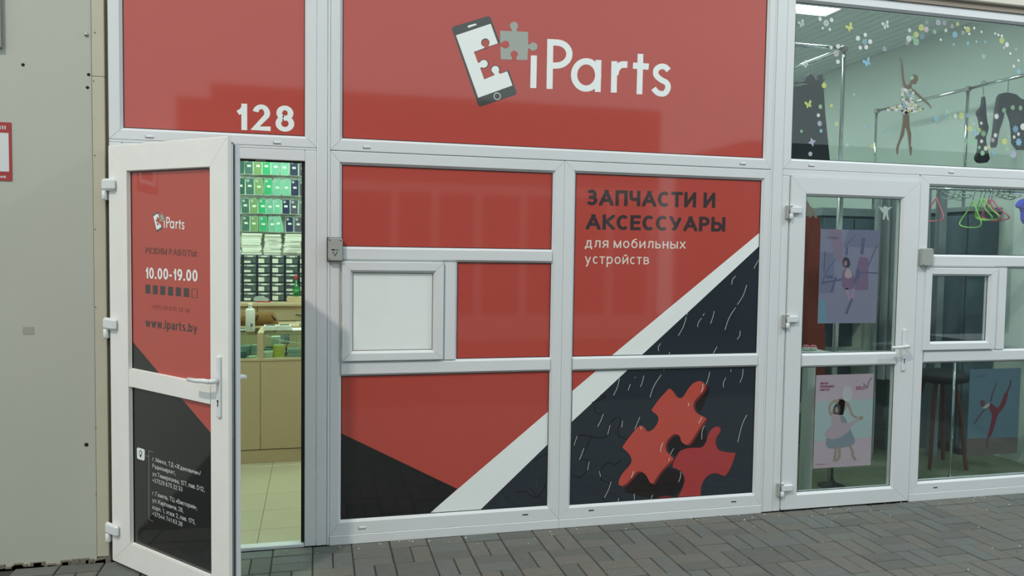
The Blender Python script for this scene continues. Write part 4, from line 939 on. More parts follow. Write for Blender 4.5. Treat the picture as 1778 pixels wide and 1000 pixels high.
for x, y, r, k, c, h in ((58, 328, 3.6, 'flower', 'w', 0), (35, 467, 4, 'flower', 'p', 1), (50, 420, 4.4, 'dot', 'w', 0), (95, 405, 3.4, 'dot', 'g', 0), (130, 375, 4.2, 'dot', 'y', 0), (193, 397, 4.4, 'flower', 'b', 1), (185, 300, 4.6, 'dot', 'y', 0), (245, 240, 3.6, 'flower', 'l', 1), (240, 320, 4, 'dot', 'p', 0), (330, 345, 3.8, 'flower', 'g', 0), (370, 245, 4.2, 'dot', 'l', 0), (437, 250, 4, 'flower', 'p', 1), (453, 330, 3.2, 'flower', 'w', 0), (520, 285, 3.6, 'flower', 'p', 1), (578, 260, 3.4, 'flower', 'y', 0), (550, 375, 4.4, 'dot', 'b', 0), (637, 355, 3.4, 'flower', 'p', 1), (660, 300, 1.6, 'dot', 'w', 0), (690, 320, 4, 'dot', 'y', 0), (760, 305, 1.8, 'dot', 'w', 0), (707, 367, 1.8, 'dot', 'w', 0), (838, 345, 2, 'flower', 'w', 0), (690, 470, 3, 'flower', 'b', 0), (538, 482, 2.6, 'flower', 'b', 0), (397, 432, 1.6, 'dot', 'w', 0), (130, 455, 5, 'dot', 'g', 0), (988, 365, 1.6, 'dot', 'w', 0), (1022, 380, 1.7, 'dot', 'w', 0), (1060, 390, 1.8, 'dot', 'w', 0), (1060, 440, 4.4, 'dot', 'y', 0), (1115, 485, 4, 'flower', 'w', 0), (1082, 518, 2, 'flower', 'p', 0), (1152, 580, 1.8, 'dot', 'w', 0), (1215, 535, 3, 'flower', 'g', 0), (860, 615, 4, 'flower', 'g', 1), (1240, 655, 1.8, 'dot', 'w', 0), (1190, 720, 2, 'dot', 'w', 0), (1240, 775, 3.2, 'dot', 'b', 0), (785, 452, 1.6, 'dot', 'b', 0), (880, 455, 1.6, 'dot', 'b', 0)):
    sticker(*C5(x, y), r, k, kinds[c], '%s %s%s sticker in the arc across the window top' % (kinds[c], 'ring ' if h else ('small ' if r < 2.5 else ''), k), GS, 0, bool(h), r > 2 and not (lambda px: 1695 < px < 1717 or px > 1728)(1570+x/6.25) or y < 600 and r > 2 and c != 'w')
C7 = lambda x, y: (1570+x/6.25, 140+y/6.25)
for x, y, r, k, c, h in ((347, 415, 4, 'dot', 'b', 0), (438, 395, 4.6, 'flower', 'b', 1), (462, 335, 3.8, 'flower', 'g', 0), (498, 395, 3.4, 'dot', 'g', 0), (432, 447, 3, 'flower', 'p', 1), (555, 385, 3.4, 'dot', 'w', 0), (620, 380, 4.8, 'dot', 'y', 0), (685, 377, 4, 'flower', 'b', 0), (625, 492, 2.6, 'flower', 'p', 1), (710, 520, 4.6, 'dot', 'y', 0), (752, 472, 2, 'flower', 'p', 0), (775, 560, 4.2, 'dot', 'b', 0), (815, 540, 4, 'flower', 'y', 0), (695, 660, 4, 'dot', 'g', 0), (755, 660, 4.4, 'dot', 'g', 0), (837, 462, 3, 'star', 'w', 0), (860, 575, 5, 'flower', 'g', 0), (840, 658, 3, 'flower', 'w', 0), (885, 735, 4, 'flower', 'w', 0), (850, 785, 4.4, 'flower', 'g', 0), (815, 725, 3, 'flower', 'g', 0), (1002, 388, 4.4, 'flower', 'w', 0), (1083, 322, 4.2, 'flower', 'g', 0), (1177, 293, 3.4, 'dot', 'g', 0), (1262, 297, 3.3, 'dot', 'g', 0), (1207, 525, 5.6, 'flower', 'b', 0), (1290, 500, 4.6, 'dot', 'w', 0), (1240, 580, 2.8, 'flower', 'w', 0), (1193, 612, 2.8, 'flower', 'w', 0), (1243, 667, 5.8, 'flower', 'b', 0), (1088, 660, 4.4, 'dot', 'y', 0), (990, 592, 3.6, 'flower', 'w', 0), (962, 645, 3.8, 'flower', 'p', 0), (1185, 802, 5, 'dot', 'l', 0), (970, 785, 3.2, 'dot', 'b', 0), (915, 725, 3.2, 'flower', 'y', 0), (1110, 740, 3.4, 'dot', 'g', 0), (1130, 605, 3, 'flower', 'g', 0)):
    sticker(*C7(x, y), r, k, kinds[c], '%s %s%s sticker in the swirl over the black garments' % (kinds[c], 'ring ' if h else ('small ' if r < 3 else ''), k), GS, 0, bool(h), r > 2 and not (lambda px: 1695 < px < 1717 or px > 1728)(1570+x/6.25) or y < 600 and r > 2 and c != 'w')

same = {}
for o in STK: same.setdefault(o['label'], []).append(o)
for lab, os_ in same.items():
    if len(os_) > 1:
        for i, o in enumerate(sorted(os_, key=lambda o: o.location.x)): o['label'] = lab+', %s from the left' % ORD[i]
# the dancer sticker
bs = tag(empty('dancer_sticker', P(1578, 268, YS)), 'large sticker of a ballerina in a flower dress on the upper window', 'sticker')
bmap = lambda px, py: (P(px, py, YS).x-bs.location.x, P(px, py, YS).z-bs.location.z)
blay = lambda k: (lambda a, b: (a, -.0004*k, b))
D1 = lambda x, y: (1530+x/8.333, 80+y/8.333); D2 = lambda x, y: (1530+x/8.333, 170+y/8.333)
def body(name, pts, k, mt, S, it=2): return art(name, [S(*p) for p in smooth_closed(pts, it)], k, mt, bs, None, bmap, blay)
body('upper_body', [(262, 155), (300, 185), (310, 225), (322, 330), (332, 450), (350, 540), (385, 575), (420, 545), (430, 500), (412, 470), (425, 425), (480, 408), (525, 430), (535, 480), (510, 545), (480, 555), (455, 545), (440, 560), (445, 605), (520, 670), (600, 745), (690, 825), (725, 880), (720, 915), (700, 870), (660, 835), (560, 755), (480, 690), (420, 640), (345, 605), (320, 585), (305, 500), (295, 380), (290, 260), (295, 215), (262, 205), (275, 190)], 1, M['skin'], D1, 0)
body('left_leg', [(320, 235), (400, 235), (405, 330), (360, 430), (345, 440), (330, 540), (285, 630), (260, 690), (248, 760), (240, 820), (222, 818), (216, 740), (230, 680), (265, 590), (290, 480), (310, 370)], 1, M['skin'], D2, 0)
body('right_leg', [(330, 235), (405, 235), (408, 330), (412, 420), (435, 520), (432, 610), (428, 700), (448, 720), (440, 790), (432, 838), (418, 830), (405, 760), (400, 680), (390, 590), (380, 510), (360, 440), (335, 330)], 2, M['skin'], D2, 0)
body('hair_bun', [(410, 465), (430, 425), (465, 430), (472, 470), (440, 495), (415, 490)], 3, SM['pale green'], D1, 1)
q = MB(); dm = [veil('dress_%d' % i, srgb(*c), .92) for i, c in enumerate(((214, 208, 208), (170, 196, 180), (196, 206, 160), (150, 176, 186), (224, 214, 220), (120, 136, 116)))]
random.seed(11); spots = []
for k in range(150):
    t = random.random()
    if t < .35: x, y = random.uniform(305, 460), random.uniform(630, 850)
    else:
        x = random.uniform(85, 630); e = 1-abs(x-360)/300; y = 915+random.uniform(-85, 55)*max(.25, e)
    spots.append((x, y, random.uniform(16, 40)*(.6 if t >= .35 and not 150 < x < 560 else 1)))
for k, (x, y, r) in enumerate(spots):
    pts = [D1(x+r*(.82+.18*math.cos(6*a))*math.cos(a), y+r*(.82+.18*math.cos(6*a))*math.sin(a)) for a in [i*math.pi/9 for i in range(18)]]
    q.poly([bmap(*p) for p in pts], blay(3+(k % 12)*.25), random.randrange(6))
q.obj('flower_dress', dm, bs)
for px, py, lab, mt, pts in ((1408.5, 363, 'small pink ballet shoes ornament hung inside the top left of the glass door', M['neon_pink'], [(-.03,.05),(-.01,.02),(.02,.0),(.045,-.05),(.03,-.055),(.012,-.02),(.0,-.052),(-.012,-.05),(-.008,-.01),(-.035,-.05),(-.05,-.048),(-.03,.0)]),
                            (1537, 366.5, 'small white dancer ornament hung inside the top right of the glass door', M['paper'], [(-.05,.03),(-.02,.02),(.0,.034),(.02,.022),(.055,.03),(.02,.005),(.02,-.02),(.03,-.055),(.02,-.055),(.005,-.02),(-.005,-.055),(-.015,-.05),(-.01,-.015),(-.03,.0)])):
    p = P(px, py, .013); q = MB(); q.prism(pts, lambda a, b: (a, 0, b), lambda a, b: (a, .004, b)); o = q.obj('hanging_ornament', sk if mt == M['neon_pink'] else mt); o.location = (p.x, .0125, p.z); tag(o, lab, 'ornament')

# ================================================================== INSIDE THE PHONE SHOP
def lightbox(x0, y0, x1, y1, z, col, st, name, label):
    o = tag(empty(name, ((x0+x1)/2, (y0+y1)/2, z)), label, 'ceiling light'); hx, hy = (x1-x0)/2, (y1-y0)/2
    q = MB(); q.box((-hx, -hy, -.004), (hx, hy, .0)); q.obj('diffuser', mat(name+'_glow', (.9, .9, .9), .5, var=0, emit=(col, st)), o)
    mitred_h = MB()
    for a, b in (((-hx-.02, -hy-.02, -.012), (hx+.02, -hy, .0)), ((-hx-.02, hy, -.012), (hx+.02, hy+.02, .0)), ((-hx-.02, -hy, -.012), (-hx, hy, .0)), ((hx, -hy, -.012), (hx+.02, hy, .0))): mitred_h.box(a, b)
    mitred_h.obj('frame', M['pvc'], o); return o
fl1 = struct(box('floor', (-1.0, .061, -.1), (2.6, 3.4, -.002), M['grout']), 'beige tiled floor inside the phone shop')
tq = MB(); tq.bbox((-.1635, -.1635, -.006), (.1635, .1635, 0), .0015); tm = tq.mesh('tile', M['tile'])
for i in range(-2, 8):
    for j in range(0, 10):
        x, y = -.30+.33*i+.165, -.02+.33*j+.165
        if x < -.84 or x > 2.45 or y-.165 < .03 and False: continue
        if y < .2: # cut row at the threshold
            q = MB(); q.bbox((x-.1635, .063, -.006), (x+.1635, y+.1635, 0), .0015); q.obj('tile', M['tile'], fl1); continue
        link('tile', tm, fl1, (x, y, 0))
struct(box('wall_back', (-1.06, 3.4, -.1), (2.65, 3.5, 3.0), M['shop_wall']), 'white back wall of the phone shop')
struct(box('wall_west', (-1.06, .125, -.1), (-1.0, 3.4, 3.0), M['shop_wall']), 'white side wall of the phone shop')
struct(box('wall_partition', (2.66, .08, -.1), (2.715, 4.6, 3.6), M['shop_wall']), 'wall between the two shops')
struct(box('ceiling', (-1.06, .125, 2.95), (2.65, 3.5, 3.05), M['ceil']), 'white ceiling of the phone shop')
lightbox(-.7, .7, -.1, 1.3, 2.945, (.70, 1.0, .80), 21, 'ceiling_light', 'square ceiling light over the phone shop entrance')
lightbox(-.7, 2.1, -.1, 2.7, 2.945, (.70, 1.0, .80), 21, 'ceiling_light', 'square ceiling light over the back of the phone shop')
lightbox(1.0, 1.4, 1.6, 2.0, 2.945, (.70, 1.0, .80), 21, 'ceiling_light', 'square ceiling light over the right of the phone shop')

# back cabinet with worktop
YC = 2.88
bc = tag(empty('base_cabinet', (-.4, YC, 0)), 'beige base cabinet along the back of the phone shop', 'cabinet')
B_ = lambda nm, a, b, mt, par=bc, c=.002: box(nm, (a[0]+.4, a[1]-YC, a[2]), (b[0]+.4, b[1]-YC, b[2]), mt, par, c)
xs = P(447, 545, YC).x
B_('carcass', (-.98, YC+.02, 0), (1.2, 3.38, 1.06), M['beech_dark'])
d1 = B_('door', (-.97, YC, .05), (xs-.003, YC+.019, 1.06), M['beech'])
dz = P(480, 557, YC).z
d2 = B_('drawer', (xs+.003, YC, dz+.003), (.55, YC+.019, 1.06), M['beech']); B_('drawer', (xs+.003, YC, .05), (.55, YC+.019, dz-.003), M['beech'])
hp_ = P(521, 545, YC); q = MB(); q.tube([(hp_.x-.035+.4, -.006, hp_.z), (hp_.x+.4, -.016, hp_.z-.002), (hp_.x+.08+.4, -.006, hp_.z)], .008, 8); q.obj('drawer_pull', M['grey_metal'], d2, True)
tg = P(520, 560, YC); B_('price_tag', (tg.x-.03, YC-.002, tg.z-.012), (tg.x+.025, YC, tg.z+.012), M['paper'], c=0)
wt_ = tag(box('worktop', (-.99, YC-.03, 1.062), (1.2, 3.39, 1.093), M['beech'], None, .003), 'beige laminate worktop under the small parts drawers', 'worktop')

# small parts drawer cabinets: six columns of five drawers
YD = 3.0; E7 = lambda x, y: (400+x/7.143, 400+y/7.143)
xe = [P(E7(v, 0)[0], 490, YD).x for v in (-22, 152, 330, 503, 676, 848, 1022)]
ztop = 1.503; zb = 1.094; dh = (ztop-zb)/5
for c in range(6):
    x0, x1 = xe[c], xe[c+1]; W = x1-x0
    o = tag(empty('drawer_cabinet', ((x0+x1)/2, YD, zb)), 'dark blue cabinet of small labelled drawers, %s column from the left' % ORD[c], 'drawer cabinet', 'small parts drawer cabinets on the worktop')
    q = MB(); t = .006
    q.box((-W/2+.0005, .0, 0), (-W/2+t, .16, ztop-zb)); q.box((W/2-t, .0, 0), (W/2-.0005, .16, ztop-zb)); q.box((-W/2+t, .15, 0), (W/2-t, .16, ztop-zb))
    for r in range(6): z = min(r*dh, ztop-zb-.008); q.box((-W/2+t, .0, z), (W/2-t, .15, z+.008))
    q.obj('cabinet_body', M['cab'], o)
    for r in range(5):
        z0 = r*dh+.009; q = MB(); q.bbox((-W/2+t+.002, .004, z0), (W/2-t-.002, .14, z0+dh*.62), .002); d = q.obj('drawer', M['drawer'], o)
        q = MB(); q.bbox((-W/2+t+.004, -.004, z0+dh*.62+.001), (W/2-t-.004, .012, z0+dh-.012), .003); q.obj('drawer_lip', M['drawer_lip'], d)
        q = MB(); q.box((-W*.16+random.uniform(-.004, .004), -.0050, z0+dh*.66), (W*.22, -.0042, z0+dh-.016)); q.obj('label_strip', M['paper'], d)
        big = c in (2, 3) or (c == 4 and r == 4) or c == 5
        q = MB(); q.box((-W*.40, .0028, z0+.002), (W*(.02 if big else .06), .0038, z0+(dh*.5 if big else dh*.26))); q.obj('drawer_label', M['paper'], d)

# stacks of thin white boxes on the cabinets
YB = 3.0
for s, (x0, x1, n, lab) in enumerate(((20, 128, 8, 'leftmost stack'), (132, 385, 9, 'second stack from the left'), (405, 640, 9, 'third stack from the left'), (645, 885, 10, 'fourth stack from the left'), (892, 1010, 9, 'rightmost stack'))):
    topz = P(450, E7(0, (70, 36, 45, 36, 120)[s])[1], YB).z; bz = ztop+.001; th = (topz-bz)/n
    a, b = P(E7(x0, 0)[0], 430, YB).x, P(E7(x1, 0)[0], 430, YB).x
    for k in range(n):
        j0, j1 = random.uniform(-.004, .010), random.uniform(-.012, .004)
        if s == 2: j0 += .022*(k/n)*(k/n); j1 -= .006*(1-k/n)
        if s == 3: j0 += .02*(k/n); j1 -= 0
        o = empty('thin_box', ((a+j0+b+j1)/2, YB+random.uniform(0, .015), bz+k*th)); hw = (b+j1-a-j0)/2
        tag(o, 'thin white box, %s up in the %s' % (ORD[k], lab), 'box', 'thin white boxes stacked on the drawer cabinets')
        q = MB(); q.bbox((-hw, 0, 0), (hw, .12, th-.0012), .0012); q.obj('carton', M['paper'], o)
        if s in (2, 3) and k < 7 and random.random() < .85:
            q = MB(); x = -hw+.03+random.uniform(0, .03); q.box((x, -.0005, th*.35), (x+random.uniform(.05, .10), 0, th*.55)); q.obj('print_line', M['ink_print'], o)

# phone cases hanging in four rows
YK = 3.16
E6 = lambda x, y: (400+x/7.143, 270+y/7.143)
box_ = box('display_board', (-.98, 3.28, 1.7), (1.2, 3.395, 2.6), M['shop_wall']); tag(box_, 'pale display panel behind the hanging phone cases', 'display panel')
KC = [('dark green', (50, 88, 78)), ('grey green', (70, 104, 96)), ('olive green', (122, 152, 100)), ('bright green', (52, 164, 112)), ('mint green', (112, 178, 154)), ('pale mint', (120, 186, 158)), ('navy blue', (42, 48, 84)), ('dark plum', (88, 82, 102)), ('grey', (110, 118, 116))]
KM = [mat('case_'+n.replace(' ', '_'), srgb(*c), .35, var=.08, scale=20) for n, c in KC]
K_clear = mat('clear_case_edge', srgb(190, 215, 200), .2)
rows = [('top', 45, 240, [(122, 0), (230, 1), (338, 2), (447, 3), (557, 4), (675, 5), (788, 6), (902, 7)]),
        ('second', 290, 492, [(128, 0), (243, 1), (352, 2), (466, 3), (578, 4), (690, 5), (800, 6), (906, 7)]),
        ('third', 540, 722, [(80, 0), (185, 1), (292, 2), (395, 3), (487, 4), (585, 5), (692, 6), (790, 7), (895, 8)]),
        ('bottom', 755, 945, [(75, 0), (188, 1), (293, 2), (410, 3), (520, 4), (618, 5), (735, 6), (840, 7)])]
for ri, (rn, ya, yb, cs) in enumerate(rows):
    z1, z0 = P(470, E6(0, ya)[1], YK).z, P(470, E6(0, yb)[1], YK).z; h = min(z1-z0, .145)
    rl = tag(empty('display_rail', (-.2, YK+.05, z1+.012)), 'white hook rail of the %s row of phone cases' % rn, 'rail', 'phone case rails')
    q = MB(); q.bbox((-.75, 0, -.007), (.45, .072, .007), .003); q.obj('rail_bar', M['pvc'], rl)
    for ci, (cx, m_) in enumerate(cs):
        x = P(E6(cx, 0)[0], 330, YK).x; W = .070 if ri < 2 else .066
        tilt = -.2 if (ri == 3 and m_ == 5) else random.uniform(-.03, .03)
        o = empty('phone_case', (x, YK-(.018 if tilt < -.1 else 0), z1-h)); o.rotation_euler = (0, tilt, 0)
        tag(o, '%s phone case hanging in the %s row, %s from the left%s' % (KC[m_][0], rn, ORD[ci], ', tilted' if tilt < -.1 else ''), 'phone case', 'phone cases on the back wall')
        rr = .012; out = []
        for ccx, ccz, a0 in ((W/2-rr, h-rr, 0), (-W/2+rr, h-rr, 90), (-W/2+rr, rr, 180), (W/2-rr, rr, 270)):
            out += [(ccx+rr*math.cos(math.radians(a0+i*22.5)), ccz+rr*math.sin(math.radians(a0+i*22.5))) for i in range(5)]
        q = MB(); q.prism(out, lambda a, b: (a, 0, b), lambda a, b: (a, .012, b)); sh = q.obj('shell', KM[m_], o)
        q = MB()
        for pg in strip(out, .003, True): q.prism([tuple(p) for p in pg], lambda a, b: (a, -.0015, b), lambda a, b: (a, .0, b))
        q.obj('clear_edge', K_clear, o)
        q = MB(); cc = (-W/2+.020, h-.022); q.prism([(cc[0]+.012*math.cos(t), cc[1]+.012*math.sin(t)) for t in [i*math.pi/6 for i in range(12)]], lambda a, b: (a, -.002, b), lambda a, b: (a, .0, b)); q.obj('camera_opening', M['boxgrey'], o)
        q = MB(); lx = random.uniform(-.004, .004); tz = h*.5+random.uniform(-.004, .008); q.box((lx-.014, -.0012, tz-.008), (lx+.016, 0, tz+.010)); lb = q.obj('price_label', M['paper'], o)
        if ri == 0 and ci == 0: lb.rotation_euler = (0, -.35, 0)
        q = MB(); q.tube([(0, .006, h), (0, .006, z1+.012-(z1-h)-.01+.008), (0, .03, z1+.012-(z1-h)+.0)], .0025, 6); q.obj('hook', M['chrome'], o)

# things on the worktop
p = P(516, 522, 2.93); o = tag(empty('wooden_box', (P(513, 525, 2.93).x, 2.93, 1.0935)), 'flat beige box under the green bottle on the worktop', 'box')
wd_ = P(528, 525, 2.93).x-P(499, 525, 2.93).x; q = MB(); q.bbox((-wd_/2, -.02, 0), (wd_/2+.05, .045, .05), .003); q.obj('carton', M['beech'], o)
bt = tag(empty('bottle', (P(514.5, 510, 2.945).x, 2.945, 1.1435)), 'green glass bottle with a red cap on the beige box', 'bottle')
hb = .185; q = MB(); q.lathe([(.024, 0), (.026, .006), (.026, hb*.42), (.020, hb*.52), (.011, hb*.60), (.0105, hb*.80)], (0, 0, 0), 18); q.obj('glass', M['bottle'], bt, True)
q = MB(); q.lathe([(.0125, hb*.80), (.0135, hb*.82), (.0135, hb*.99), (.011, hb)], (0, 0, 0), 16); q.obj('cap', M['redcap'], bt, True)
q = MB(); q.lathe([(.0264, hb*.12), (.0264, hb*.34)], (0, 0, 0), 18); q.obj('label', mat('bottle_label', srgb(60, 150, 80), .5), bt, True)
pb = tag(empty('plastic_bag', (P(456, 521, 2.92).x, 2.92, 1.0935)), 'clear bag of parts on a red strip in front of the drawers', 'bag')
q = MB(); q.bbox((-.06, -.02, 0), (.07, .06, .008), .002); q.obj('red_strip', M['redcap'], pb)
q = MB(); q.prism([(-.07, .012), (-.05, .01), (.045, .01), (.055, .022), (.03, .038), (-.02, .05), (-.062, .048), (-.075, .03)], lambda a, b: (a, -.015, b), lambda a, b: (a, .05, b)); q.obj('bag_body', M['boxgrey'], pb)

# bench with the brown bag behind the counter
pb_z = P(450, 564, 2.45).z
wb = tag(empty('side_table', (-.45, 2.5, 0)), 'narrow beige table between the counter and the back cabinet', 'table')
q = MB(); q.bbox((-.5, -.16, pb_z-.03), (.32, .16, pb_z), .003); q.obj('table_top', M['beech'], wb)
for x in (-.46, .28):
    for y in (-.13, .13): q = MB(); q.bbox((x-.02, y-.02, 0), (x+.02, y+.02, pb_z-.03), .003); q.obj('leg', M['beech'], wb)
bgz = empty('cloth_bag', (P(445, 563, 2.45).x, 2.45, pb_z)); tag(bgz, 'crumpled brown cloth bag lying behind the glass counter', 'bag')
q = MB(); n = 14; mrow = []
H8 = lambda x, y: (400+x/7.69, 510+y/7.69)
prof = [(80, 300), (110, 270), (180, 258), (250, 262), (330, 250), (420, 242), (520, 240), (575, 245), (610, 310), (650, 400), (650, 412), (80, 412)]
bp_ = [(P(*H8(*p), 2.45).x-bgz.location.x, max(0, P(*H8(*p), 2.45).z-pb_z)) for p in prof]
cx_ = sum(p[0] for p in bp_)/len(bp_)
L_ = len(bp_); vs = []
for dy, sc in ((-.10, .80), (-.075, .95), (0, 1.0), (.06, .96), (.09, .8)):
    vs += [((p[0]-cx_)*sc+cx_+random.uniform(-.003, .003), dy+random.uniform(-.006, .006), p[1]*sc) for p in bp_]
fs = [(r*L_+i, r*L_+(i+1) % L_, (r+1)*L_+(i+1) % L_, (r+1)*L_+i) for r in range(4) for i in range(L_)]
q.add(vs, fs+[tuple(range(L_))[::-1], tuple(range(4*L_, 5*L_))]); q.obj('bag_body', M['brown_cloth'], bgz, True)
q = MB(); q.tube([(bp_[0][0]+.13, -.10, .02), (bp_[0][0]+.16, -.105, .06), (bp_[0][0]+.17, -.10, .09)], .01, 8); q.tube([(bp_[6][0]+.02, -.085, bp_[6][1]*.8), (bp_[8][0], -.09, bp_[8][1]*.7)], .007, 8); q.obj('strap', mat('dark_brown_strap', srgb(70, 50, 34), .9), bgz, True)

# glass display counter
YQ = 1.717
ct = tag(empty('display_counter', (-.4, YQ, 0)), 'beige display counter with a glass case on top', 'counter')
C_ = lambda nm, a, b, mt, par=ct, c=.002: box(nm, (a[0]+.4, a[1]-YQ, a[2]), (b[0]+.4, b[1]-YQ, b[2]), mt, par, c)
zs, zt = .767, .944; X0, X1, XM = -.97, .62, P(452, 700, YQ).x
C_('plinth', (X0, YQ+.004, 0), (X1, YQ+.44, .095), M['beech']); C_('shadow_gap', (X0, YQ+.006, .095), (X1, YQ+.43, .1005), M['gasket'], c=0)
C_('front_panel', (X0, YQ, .1005), (XM-.0015, YQ+.018, zs-.02), M['beech']); C_('front_panel', (XM+.0015, YQ, .1005), (X1, YQ+.018, zs-.02), M['beech'])
C_('back_panel', (X0, YQ+.43, .1005), (X1, YQ+.445, zs-.02), M['beech'])
C_('case_floor', (X0, YQ-.004, zs-.019), (X1, YQ+.45, zs), M['beech'])
pw = .021
for x, par in ((XM, 0), (X1-.022, 0), (X0+.022, 0)):
    C_('post', (x-pw, YQ-.003, zs), (x+pw, YQ+.02, zt+.012), M['beech']); C_('top_rail', (x-pw, YQ+.02, zt-.006), (x+pw, YQ+.45, zt+.012), M['beech'])
for a, b in ((X0+.044, XM-pw), (XM+pw, X1-.044)):
    C_('front_glass', (a+.001, YQ+.004, zs+.001), (b-.001, YQ+.009, zt-.007), M['cglass'], c=0); C_('top_glass', (a+.001, YQ, zt-.006), (b-.001, YQ+.45, zt), M['cglass'], c=0)
def ibox(name, label, x0, x1, yt, Y, dep, z0, mt, group=None, lid=None, lidname='top_print'):
    a, b = P(*H8(x0, 600), Y), P(*H8(x1, 600), Y); z1 = P(*H8((x0+x1)/2, yt), Y).z; h = max(z1-z0, .008)
    o = tag(empty(name, ((a.x+b.x)/2, Y+dep/2, z0)), label, 'box', group); hw = (b.x-a.x)/2
    q = MB(); q.bbox((-hw, -dep/2, 0), (hw, dep/2, h), .002); q.obj('carton', mt, o)
    if lid: q = MB(); q.box((-hw*.75, -dep*.38, h), (hw*.75, dep*.38, h+.0006)); q.obj(lidname, lid, o)
    return o
zi = zs+.0005
ibox('cardboard_box', 'blue grey box low in the glass case at left', 75, 210, 775, 1.75, .09, zi, M['boxblue'])
ibox('cardboard_box', 'long grey box behind the blue box in the glass case', 112, 262, 700, 1.87, .10, zi, M['boxgrey'])
ibox('cardboard_box', 'upright grey box beside the post in the glass case', 272, 358, 690, 1.85, .08, zi, M['boxgrey'], None, M['paper'])
ibox('cardboard_box', 'small pale box in front of the upright grey box', 240, 345, 835, 1.745, .05, zi, M['paper'])
ibox('cardboard_box', 'white box left of the yellow boxes in the glass case', 438, 566, 778, 1.77, .09, zi, M['paper'])
ibox('cardboard_box', 'dark topped white box behind the white box in the glass case', 452, 575, 725, 1.89, .10, zi, M['boxgrey'], None, M['ink_print'])
for k in range(4):
    zz0 = P(*H8(645, 838-38*k), 1.77).z if k else zi; zz1 = 838-38*(k+1)
    o = ibox('yellow_box', 'yellow box in the glass case, %s from the bottom of its stack' % ORD[k], 572+random.uniform(-3, 3), 716+random.uniform(-4, 3), zz1+3, 1.77, .09, max(zz0, zi), M['yellow'], 'yellow boxes in the glass case', M['boxgrey'] if k == 3 else None)
for k, (yt, x0, x1) in enumerate(((780, 760, 962), (735, 768, 955))):
    ibox('cardboard_box', 'grey green box right in the glass case, %s' % ('at the bottom' if k == 0 else 'on top of the other'), x0, x1, yt, 1.77, .10, zi if k == 0 else P(*H8(860, 779), 1.77).z+.0005, M['boxgrey'])
zp = P(*H8(600, 650), 1.98).z
ibox('cardboard_box', 'tall white box at the back of the glass case', 545, 660, 575, 2.02, .07, zi, M['paper'])
tri = tag(empty('phone_holder', (P(*H8(745, 660), 1.93).x, 1.93, zi)), 'chrome phone holder standing in the glass case', 'phone holder')
q = MB(); q.lathe([(.035, 0), (.035, .006), (.006, .012), (.006, .05)], (0, 0, 0), 14); q.obj('base', M['cab'], tri, True)
q = MB(); q.tube([(0, 0, .05), (.01, -.01, .09), (-.005, -.02, .12)], .006, 8); q.bbox((-.04, -.026, .08), (.03, -.018, .15), .004); q.obj('arm', M['chrome'], tri)
q = MB(); pts = [P(*H8(x, y), 1.735) for x, y in ((470, 560), (560, 590), (700, 625), (820, 645), (950, 660))]
for v in pts: v.z = min(v.z, zt-.012)
q.tube(pts, .0028, 6); tag(q.obj('white_cable', M['paper']), 'white cable running across the glass case front', 'cable')
# on the counter
zc_ = zt+.0125
ibox('phone_box', 'white phone box on the counter, left of the pair', 440, 618, 432, 1.84, .13, zc_, M['paper'], 'white phone boxes on the counter', M['ink_print'], 'phone_picture')
ibox('phone_box', 'white phone box on the counter, lower right of the pair', 622, 815, 468, 1.84, .13, zc_, M['paper'], 'white phone boxes on the counter')
ibox('phone_box', 'white phone box with a phone picture, upper right of the pair', 628, 806, 425, 1.845, .12, P(*H8(720, 467), 1.84).z+.0005, M['paper'], 'white phone boxes on the counter', M['ink_print'], 'phone_picture')
pad = ibox('paper_pad', 'white paper pad on the counter beside the door jamb', 820, 1000, 500, 1.80, .16, zc_, M['paper'])
ibox('paper_pad', 'dark edged white pad on the counter left of the spray can', 90, 205, 480, 1.86, .12, zc_, M['paper'], None, M['ink_print'])
sc_ = tag(empty('spray_can', (P(434.5, 560, 1.80).x, 1.80, zc_)), 'white spray can standing on the glass counter', 'spray can')
hc = P(434.5, 527, 1.80).z-zc_
q = MB(); q.lathe([(.030, 0), (.033, .004), (.033, hc*.76), (.028, hc*.81), (.020, hc*.83)], (0, 0, 0), 22); q.obj('can', M['paper'], sc_, True)
q = MB(); q.lathe([(.015, hc*.83), (.014, hc*.90), (.012, hc*.93), (.017, hc*.95), (.017, hc)], (0, 0, 0), 16); q.obj('nozzle', M['paper'], sc_, True)
q = MB(); q.box((.005, -.0340, hc*.18), (.02, -.0325, hc*.30)); q.obj('label_mark', M['boxblue'], sc_)

# ================================================================== INSIDE THE DANCE SHOP
XW = 5.26
fl2 = struct(box('floor', (2.72, .066, -.1), (XW, 4.6, 0), M['floor2']), 'green grey floor of the dance shop')
struct(box('wall_east', (XW, .13, -.1), (XW+.1, 4.6, 3.6), M['wall2']), 'pale green side wall of the dance shop')
struct(box('wall_rear', (2.72, 4.6, -.1), (XW+.1, 4.7, 3.6), M['wall2']), 'pale green rear wall of the dance shop')
cl2 = struct(box('ceiling', (2.66, .13, 3.515), (XW+.1, 4.7, 3.6), M['fab_grey']), 'slatted white ceiling of the dance shop')
q = MB()
for k in range(25): q.bbox((2.73+.1*k, .13, 3.5), (2.73+.1*k+.088, 4.6, 3.514), .003)
stuff(q.obj('ceiling_slat', M['slat'], cl2))
lightbox(3.35, .78, 3.95, 1.38, 3.498, (.88, 1.0, .95), 24, 'ceiling_light', 'square ceiling light seen at the top left of the dance shop window')
lightbox(3.35, 2.8, 3.95, 3.4, 3.498, (.88, 1.0, .95), 24, 'ceiling_light', 'square ceiling light at the back of the dance shop')
